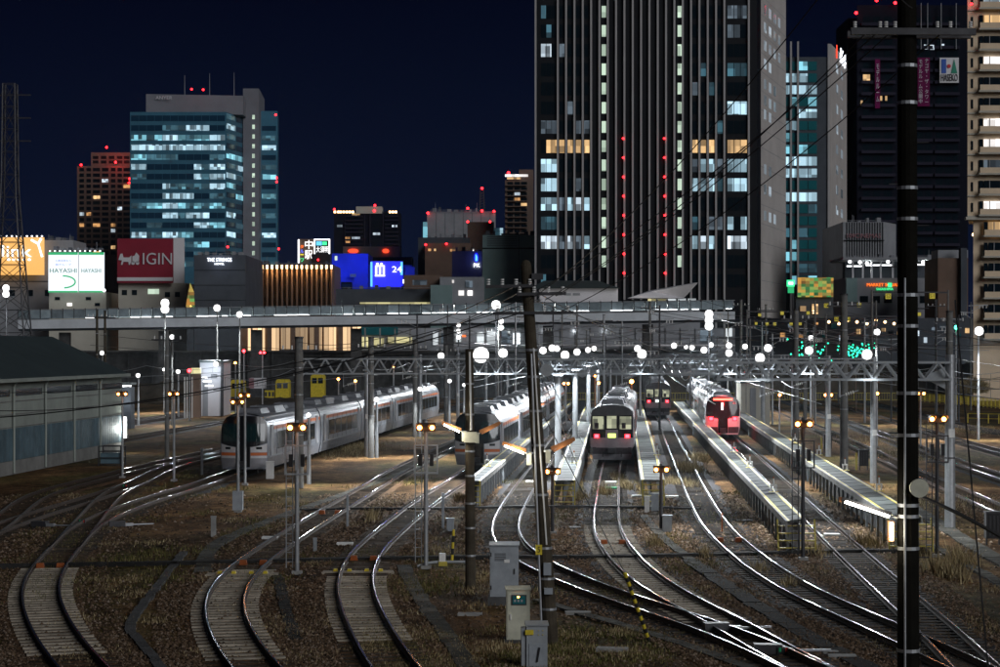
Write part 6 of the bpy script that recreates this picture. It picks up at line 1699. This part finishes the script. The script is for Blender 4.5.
MB().box2(-w/2+.06, w/2-.04, -.015, 0, .05, h*.55).obj("lower_panel", "cabinet_grey", t); MB().bar((.0, -.03, .15), (.06, -.03, .5), .04).obj("lever", "black", t)
# striped guy guard
a, b2 = G(649, 641), P(625, 573, 55.0)
t = thing("guy_guard", "yellow and black striped guy wire guard slanting in the foreground", "guy guard", a)
for k in range(16):
    p0, p1 = (b2-a)*(k/16), (b2-a)*((k+1)/16); MB().cyl(p0, p1, .05, n=10, cap=True).obj("stripe", "yellow" if k % 2 else "black", t)
wire("guy wire from the striped guard up to the leaning pole", b2, P(541, 410, D2), .03, .012)
p = G(452, 561); t = thing("striped_post", "short yellow and black marker post left of the strip light pole", "marker post", p)
for k in range(5): MB().cyl((.012*k, 0, .23*k), (.012*(k+1), 0, .23*(k+1)), .05, n=10).obj("stripe", "yellow" if k % 2 == 0 else "black", t)
t = thing("point_machine", "white point switch box with pale pipes beside the third track", "switch machine", G(443, 567))
MB().box((-.02, 0, .34), (.22, .2, .3)).obj("head", "white_paint", t); MB().box((0, 0, .12), (.3, .24, .16)).obj("base", "yellow_old", t)
MB().tube([(-.9, -.35, .06), (-.6, -.3, .16), (-.2, 0, .18), (.8, .02, .18), (1.0, -.1, .1)], .05, 8).obj("pipe", "galv_paint", t)
def post(label, x, yb, yt, w, m="galv_paint", cap=True):
    p = G(x, yb); D = p.y; h = ZZ(yt, D)
    t = thing("marker_post", label, "marker post", p, R.uniform(-.1, .1), "low marker posts")
    MB().prism([(-w/2, -w/2), (w/2, -w/2), (w/2, w/2), (-w/2, w/2)], -.1, h).obj("post", m, t); MB().box((0, 0, h+.02), (w*1.15, w*1.15, .05)).obj("cap", m, t)
    return t
post("low grey concrete post at the footpath bend left", 213.5, 536, 517, .2, "concrete"); post("slim white post left of the third track", 315, 551, 539, .12); post("thin grey post right of the left signal mast", 347.5, 527, 496, .09)
post("thin grey post before the second footpath", 443, 528, 494, .1, "cabinet_grey"); post("grey box post left of the strip light pole", 450.5, 530, 519, .3, "cabinet_grey"); post("short post left of the left train's nose", 202, 474, 449, .13)
post("pale relay box at the third track's side", 655, 510, 494, .35, "cabinet_grey"); post("slim white box left of the low dark signal", 647, 512, 497, .22, "white_paint"); post("white relay box on the ground beside the left train", 270, 478, 462, .45, "white_paint")
post("grey relay box below the low dark signal", 667, 531, 516, .4, "cabinet_grey"); post("thin marker stick left of the dark footpath", 722, 532, 514, .06, "rust")
for k, (x, y, w_, d_, nm) in enumerate(((470, 615, .7, .35, "between the third track and the grey cabinet"), (578, 613.5, .75, .35, "right of the leaning pole"), (612, 650, .8, .4, "at the lower middle edge"), (575, 528, .5, .5, "by the leaning pole's platform"), (745, 521, .7, .4, "between the curved right rails"), (842, 657, .7, .35, "on the dark path at the lower right"), (830, 653, .4, .2, "beside the lower right path"))):
    tag(MB().prism([(-w_/2, -d_/2), (w_/2, -d_/2), (w_/2, d_/2), (-w_/2, d_/2)], -.05, .06).obj("concrete_lid", "concrete", None, G(x, y), R.uniform(-.2, .2)), f"flat pale concrete lid on the ground {nm}", "lid", "concrete lids")
for k, (x, y, nm) in enumerate(((40, 527, "left of the leftmost track's switch"), (117, 527, "right of the leftmost track's switch"), (768, 654, "at the lower right switch"), (716, 632, "at the crossing of the lower right tracks"))):
    t = thing("point_motor", f"dark metal point motor {nm}", "switch machine", G(x, y), R.uniform(-.3, .3), "point motors")
    MB().box((0, 0, .14), (.7, .35, .24)).obj("case", "steel_dark", t); MB().box((.5, 0, .1), (.4, .2, .12)).obj("gear", "galv", t); MB().bar((.6, 0, .1), (1.6, .1, .1), .05).obj("rod", "galv", t)
for k, (x, y, nm) in enumerate(((82, 524, "at the left switch"), (783, 655, "at the lower right switch"), (125, 488, "at the far left switch"))):
    t = thing("point_indicator", f"tiny red and green point indicator {nm}", "point indicator", G(x, y), 0, "point indicators")
    MB().box((0, 0, .1), (.3, .1, .2)).obj("case", "black", t)
    MB().box((-.08, -.06, .14), (.06, .02, .10)).obj("green_plate", mat("plate_g", (.01, .3, .12), .5, 0, 0), t); MB().box((.08, -.06, .14), (.06, .02, .10)).obj("red_plate", mat("plate_r", (.6, .03, .02), .5, 0, 0), t)
def stand(label, x, y, zt=1.25, tall=True):
    p = G(x, y, zt); t = thing("hydrant_stand", label, "supply stand", p, 0, "white supply stands on the platforms"); t.scale = (.62, .62, .62)
    for s in (-1, 1): MB().box((s*.17, 0, .25), (.09, .2, .5)).obj("leg", "white_paint", t)
    MB().box((0, 0, .5), (.46, .24, .1)).obj("box", "white_paint", t)
    if tall: MB().cyl((0, 0, .5), (0, 0, 1.0), .07, .06, 10).obj("pipe", "white_paint", t); MB().cyl((0, 0, 1.0), (0, 0, 1.12), .075, .05, 10).obj("cap", "rust", t)
    MB().box((0, -.08, .02), (.7, .5, .03)).obj("base_plate", "yellow", t)
for a_ in (("white supply stand near the end of the long platform", 773.5, 492), ("white supply stand midway on the long platform", 750, 467.5), ("white supply stand before the red-lit train", 734, 452), ("white supply stand with red cap on the rightmost platform", 879, 491), ("white supply stand farther up the rightmost platform", 845, 470.5), ("white supply stand beside the amber signal on the rightmost platform", 819, 455), ("white supply stand on the platform right of the lit train", 657, 455), ("white supply stand at the end of the platform left of the lit train", 574, 463), ("white supply stand on the narrow platform beside the grey train", 487, 466), ("white supply stand on the rightmost platform's far part", 795, 443)): stand(*a_)
for lb, x, y in (("black relay case beside the capped pole", 828, 452), ("black relay case beside the gantry column at the right", 864, 470), ("black relay case at the right edge under the thick cable", 994, 545)):
    p = G(x, y); t = thing("relay_case", lb, "relay case", p, 0, "black relay cases")
    MB().box2(-.3, .3, 0, .4, .25, 1.25).obj("case", "rubber", t); MB().box2(-.33, .33, -.03, .43, 1.25, 1.32).obj("lid", "steel_dark", t)
    for s in (-.25, .25): MB().box((s, .2, .12), (.06, .06, .26)).obj("leg", "steel_dark", t)
    for s in (-.15, 0, .15): MB().box((s, -.01, .75), (.05, .02, .8)).obj("rib", "steel_dark", t)
    if x < 900: MB().box((-.5, 0, .55), (.1, .1, 1.1)).obj("yellow_post", "yellow_old", t)
# white and yellow sheets between the rails
for k, (x, y, m, nm) in enumerate(((611, 489, "plate_g", "green cover between the rails in front of the lit train"), (611, 483, "white_paint", "white cover between the rails in front of the lit train"), (562, 481, "white_paint", "white cover in the empty platform bay"), (832, 536, "white_paint", "white cover between the rails before the rightmost platform"), (531, 482.5, "white_paint", "white equipment box in the empty bay's rails"), (672, 497.5, "white_paint", "white cover on the ground right of the low dark signal"), (638, 497, "white_paint", "white cover on the ground left of the low dark signal"), (270, 539, "white_paint", "white pipe cover between the second track's rails"), (345, 545, "white_paint", "white pipe cover beside the third track"))):
    tag(MB().prism([(-.32, -.25), (.32, -.25), (.32, .25), (-.32, .25)], 0, .1).obj("track_cover", m, None, G(x, y), 0), nm, "cover", "covers lying in the tracks")

# ------------------------------------------------------------------ ballast stones and vegetation
def scatter_stones(n, seed):
    rg = np.random.default_rng(seed)
    D_ = 1/rg.uniform(1/112., 1/47.5, n); xpx = rg.uniform(-30, 1030, n); X = (xpx-500)*D_/F
    keep = np.zeros(n)
    tp = np.array([(p.x, p.y) for k in ("T0a", "T0b", "T1", "T1b", "T2", "T3", "T4", "T5", "T6", "T7", "R1") for p in TRACKS[k] if p.y < 125])
    for a0 in range(0, n, 4000):
        dd = np.hypot(X[a0:a0+4000, None]-tp[None, :, 0], D_[a0:a0+4000, None]-tp[None, :, 1]).min(1)
        keep[a0:a0+4000] = np.where(dd < 1.05, .16, np.where(dd < 2.1, .75, .10))
    patch_ = .5+.5*np.sin(X*.7+np.sin(D_*.31)*2)*np.cos(D_*.23+X*.17)
    sel = rg.random(n) < keep*(.5+patch_); X, D_ = X[sel], D_[sel]; n = len(X)
    s_ = rg.uniform(.025, .075, n)*(1+.4*(D_ > 80))
    base = np.array([(1,0,0),(-.5,.8,0),(-.5,-.8,0),(.1,.1,.8)], float)
    ang = rg.uniform(0, 6.283, n); c, s = np.cos(ang), np.sin(ang)
    jit = rg.uniform(.7, 1.3, (n, 4, 3)); v = base[None]*jit*s_[:, None, None]
    x = v[:, :, 0]*c[:, None]-v[:, :, 1]*s[:, None]+X[:, None]; y = v[:, :, 0]*s[:, None]+v[:, :, 1]*c[:, None]+D_[:, None]; z = v[:, :, 2]+.0
    co = np.stack([x, y, z], -1).reshape(-1, 3)
    idx = (np.arange(n)[:, None, None]*4 + np.array([(0,1,3),(1,2,3),(2,0,3)])[None]).reshape(-1)
    me = bpy.data.meshes.new("ballast"); me.vertices.add(n*4); me.vertices.foreach_set("co", co.ravel()); me.loops.add(len(idx)); me.loops.foreach_set("vertex_index", idx.astype(np.int32))
    me.polygons.add(n*3); me.polygons.foreach_set("loop_start", (np.arange(n*3)*3).astype(np.int32)); me.update(calc_edges=True); me.materials.append(MATS["ballast"])
    o = put("ballast_stones", me); stuff(o); tag(o, "loose brown ballast stones strewn over the yard ground", "ballast"); return o
scatter_stones(190000, 1)
def blades(name, label, m, patches, seed):
    """patches: (px x, px y, half width m, half depth m, count, height)"""
    rg = np.random.default_rng(seed); V = []
    for (x, y, rx, ry, n, h) in patches:
        p = G(x, y); px_ = p.x + rg.normal(0, rx*.5, n); py_ = p.y + rg.normal(0, ry*.5, n)
        hh = h*rg.uniform(.35, 1.1, n); a = rg.uniform(0, 6.283, n); ln_ = rg.normal(0, .35, (n, 2))*hh[:, None]; w = rg.uniform(.008, .02, n)*(1+h)
        b0 = np.stack([px_-np.cos(a)*w, py_-np.sin(a)*w, np.full(n, -.05)], -1); b1 = np.stack([px_+np.cos(a)*w, py_+np.sin(a)*w, np.full(n, -.05)], -1)
        tp = np.stack([px_+ln_[:, 0], py_+ln_[:, 1], hh], -1); V.append(np.stack([b0, b1, tp], 1).reshape(-1, 3))
    co = np.concatenate(V); n = len(co)//3
    me = bpy.data.meshes.new(name); me.vertices.add(n*3); me.vertices.foreach_set("co", co.ravel()); me.loops.add(n*3); me.loops.foreach_set("vertex_index", np.arange(n*3, dtype=np.int32))
    me.polygons.add(n); me.polygons.foreach_set("loop_start", (np.arange(n)*3).astype(np.int32)); me.update(calc_edges=True); me.materials.append(MATS[m])
    o = put(name, me); stuff(o); tag(o, label, "grass"); return o
rp = random.Random(9)
dry = [(944, 574, .5, 2.2, 260, .8), (962, 562, .4, 2, 200, .7), (868, 545, .5, 2, 300, .5), (815, 553, .4, 2, 250, .4), (604, 493, .5, 3, 500, .4), (627, 487, .4, 3, 500, .45), (690, 470, .8, 4, 700, .6), (700, 460, .6, 4, 500, .6), (617, 478, .4, 3, 300, .4), (670, 482, .6, 3, 400, .4), (688, 485, .5, 3, 300, .4),
       (655, 545, .3, 1, 150, .5), (350, 447, 3, 8, 1500, .35), (330, 455, 4, 6, 900, .25), (372, 520, .3, 1, 160, .6), (460, 500, .3, 2, 200, .4), (580, 498, .4, 2, 300, .4), (790, 585, .3, 1, 80, .4), (760, 570, .3, 1, 80, .4), (705, 556, .25, 1, 120, .5), (875, 440, 4, 12, 900, .3), (900, 455, 3, 9, 700, .3), (965, 505, 3, 5, 800, .25), (960, 430, 6, 14, 900, .35)]
dry += [(rp.uniform(360, 660), rp.uniform(628, 672), .6, .8, 160, .10) for _ in range(26)] + [(rp.uniform(50, 1000), rp.uniform(480, 660), .8, 1.4, 120, .12) for _ in range(120)]
blades("dry_grass", "dry straw coloured grass tufts between the tracks", "dry_grass", dry, 4)
grn = [(rp.uniform(30, 760), rp.uniform(470, 600), 1.2, 2.5, 220, .13) for _ in range(90)] + [(rp.uniform(380, 660), rp.uniform(625, 675), .8, 1, 220, .09) for _ in range(40)]
blades("green_grass", "low olive grass and weeds over the yard ground", "green_grass", grn, 5)
t = bthing("dry_bush", "large pale dry bush lit by the lamp at the right edge", "bush", 972, 285)
rb = random.Random(4); mb = MB(); 
for k in range(2600):
    a_ = rb.uniform(0, 6.283); rr_ = rb.random()**.5; ph = rb.uniform(.1, 1.5); c_ = Vector((2.1*rr_*math.cos(a_), 1.4*rr_*math.sin(a_), .2+2.2*rb.random()*(1-.5*rr_)))
    d_ = Vector((c_.x*.3+rb.gauss(0, .2), c_.y*.3+rb.gauss(0, .2), .5+rb.random()*.3)); w_ = Vector((rb.gauss(0, 1), rb.gauss(0, 1), 0)).normalized()*.05
    mb.add([c_-w_, c_+w_, c_+d_*.8], [(0, 1, 2)])
mb.obj("foliage", "dry_grass", t); MB().cyl((0, 0, 0), (0, 0, 1.2), .15, .06, 8).obj("stem", "wall_brown", t); t.location.z = 1.6
# ------------------------------------------------------------------ thin haze added for halos round the lamps
HAZE = 0.00006
hz = MB().box2(-520, 520, -25, 1060, -1.2, 140).obj("haze", None)
hm = bpy.data.materials.new("halo_haze"); hm.use_nodes = True
hn, hl = hm.node_tree.nodes, hm.node_tree.links
hn.clear(); ho = hn.new("ShaderNodeOutputMaterial"); hv = hn.new("ShaderNodeVolumePrincipled")
hv.inputs["Color"].default_value = (.75, .9, 1., 1); hv.inputs["Density"].default_value = HAZE; hv.inputs["Anisotropy"].default_value = .8
hl.new(hv.outputs[0], ho.inputs["Volume"])
hz.data.materials.append(hm); hz["kind"] = "stuff"; hz["label"] = "thin haze added for lamp halos over the yard and city"; hz["category"] = "haze"
# ------------------------------------------------------------------ fit the lettering and turn it into mesh
bpy.context.view_layer.update()
dg = bpy.context.evaluated_depsgraph_get()
done = []
for o, w, h in TEXTS:
    d = o.dimensions
    sc = (w/max(d.x, 1e-3), h/max(d.y, 1e-3), 1)
    me = bpy.data.meshes.new_from_object(o.evaluated_get(dg))
    done.append((o, me, sc))
for o, me, sc in done:
    n, par, loc, rot = o.name.split(".")[0], o.parent, o.location.copy(), o.rotation_euler.copy()
    bpy.data.objects.remove(o)
    q = bpy.data.objects.new(n, me); COL.objects.link(q); q.parent = par
    q.location = loc; q.rotation_euler = rot; q.scale = sc
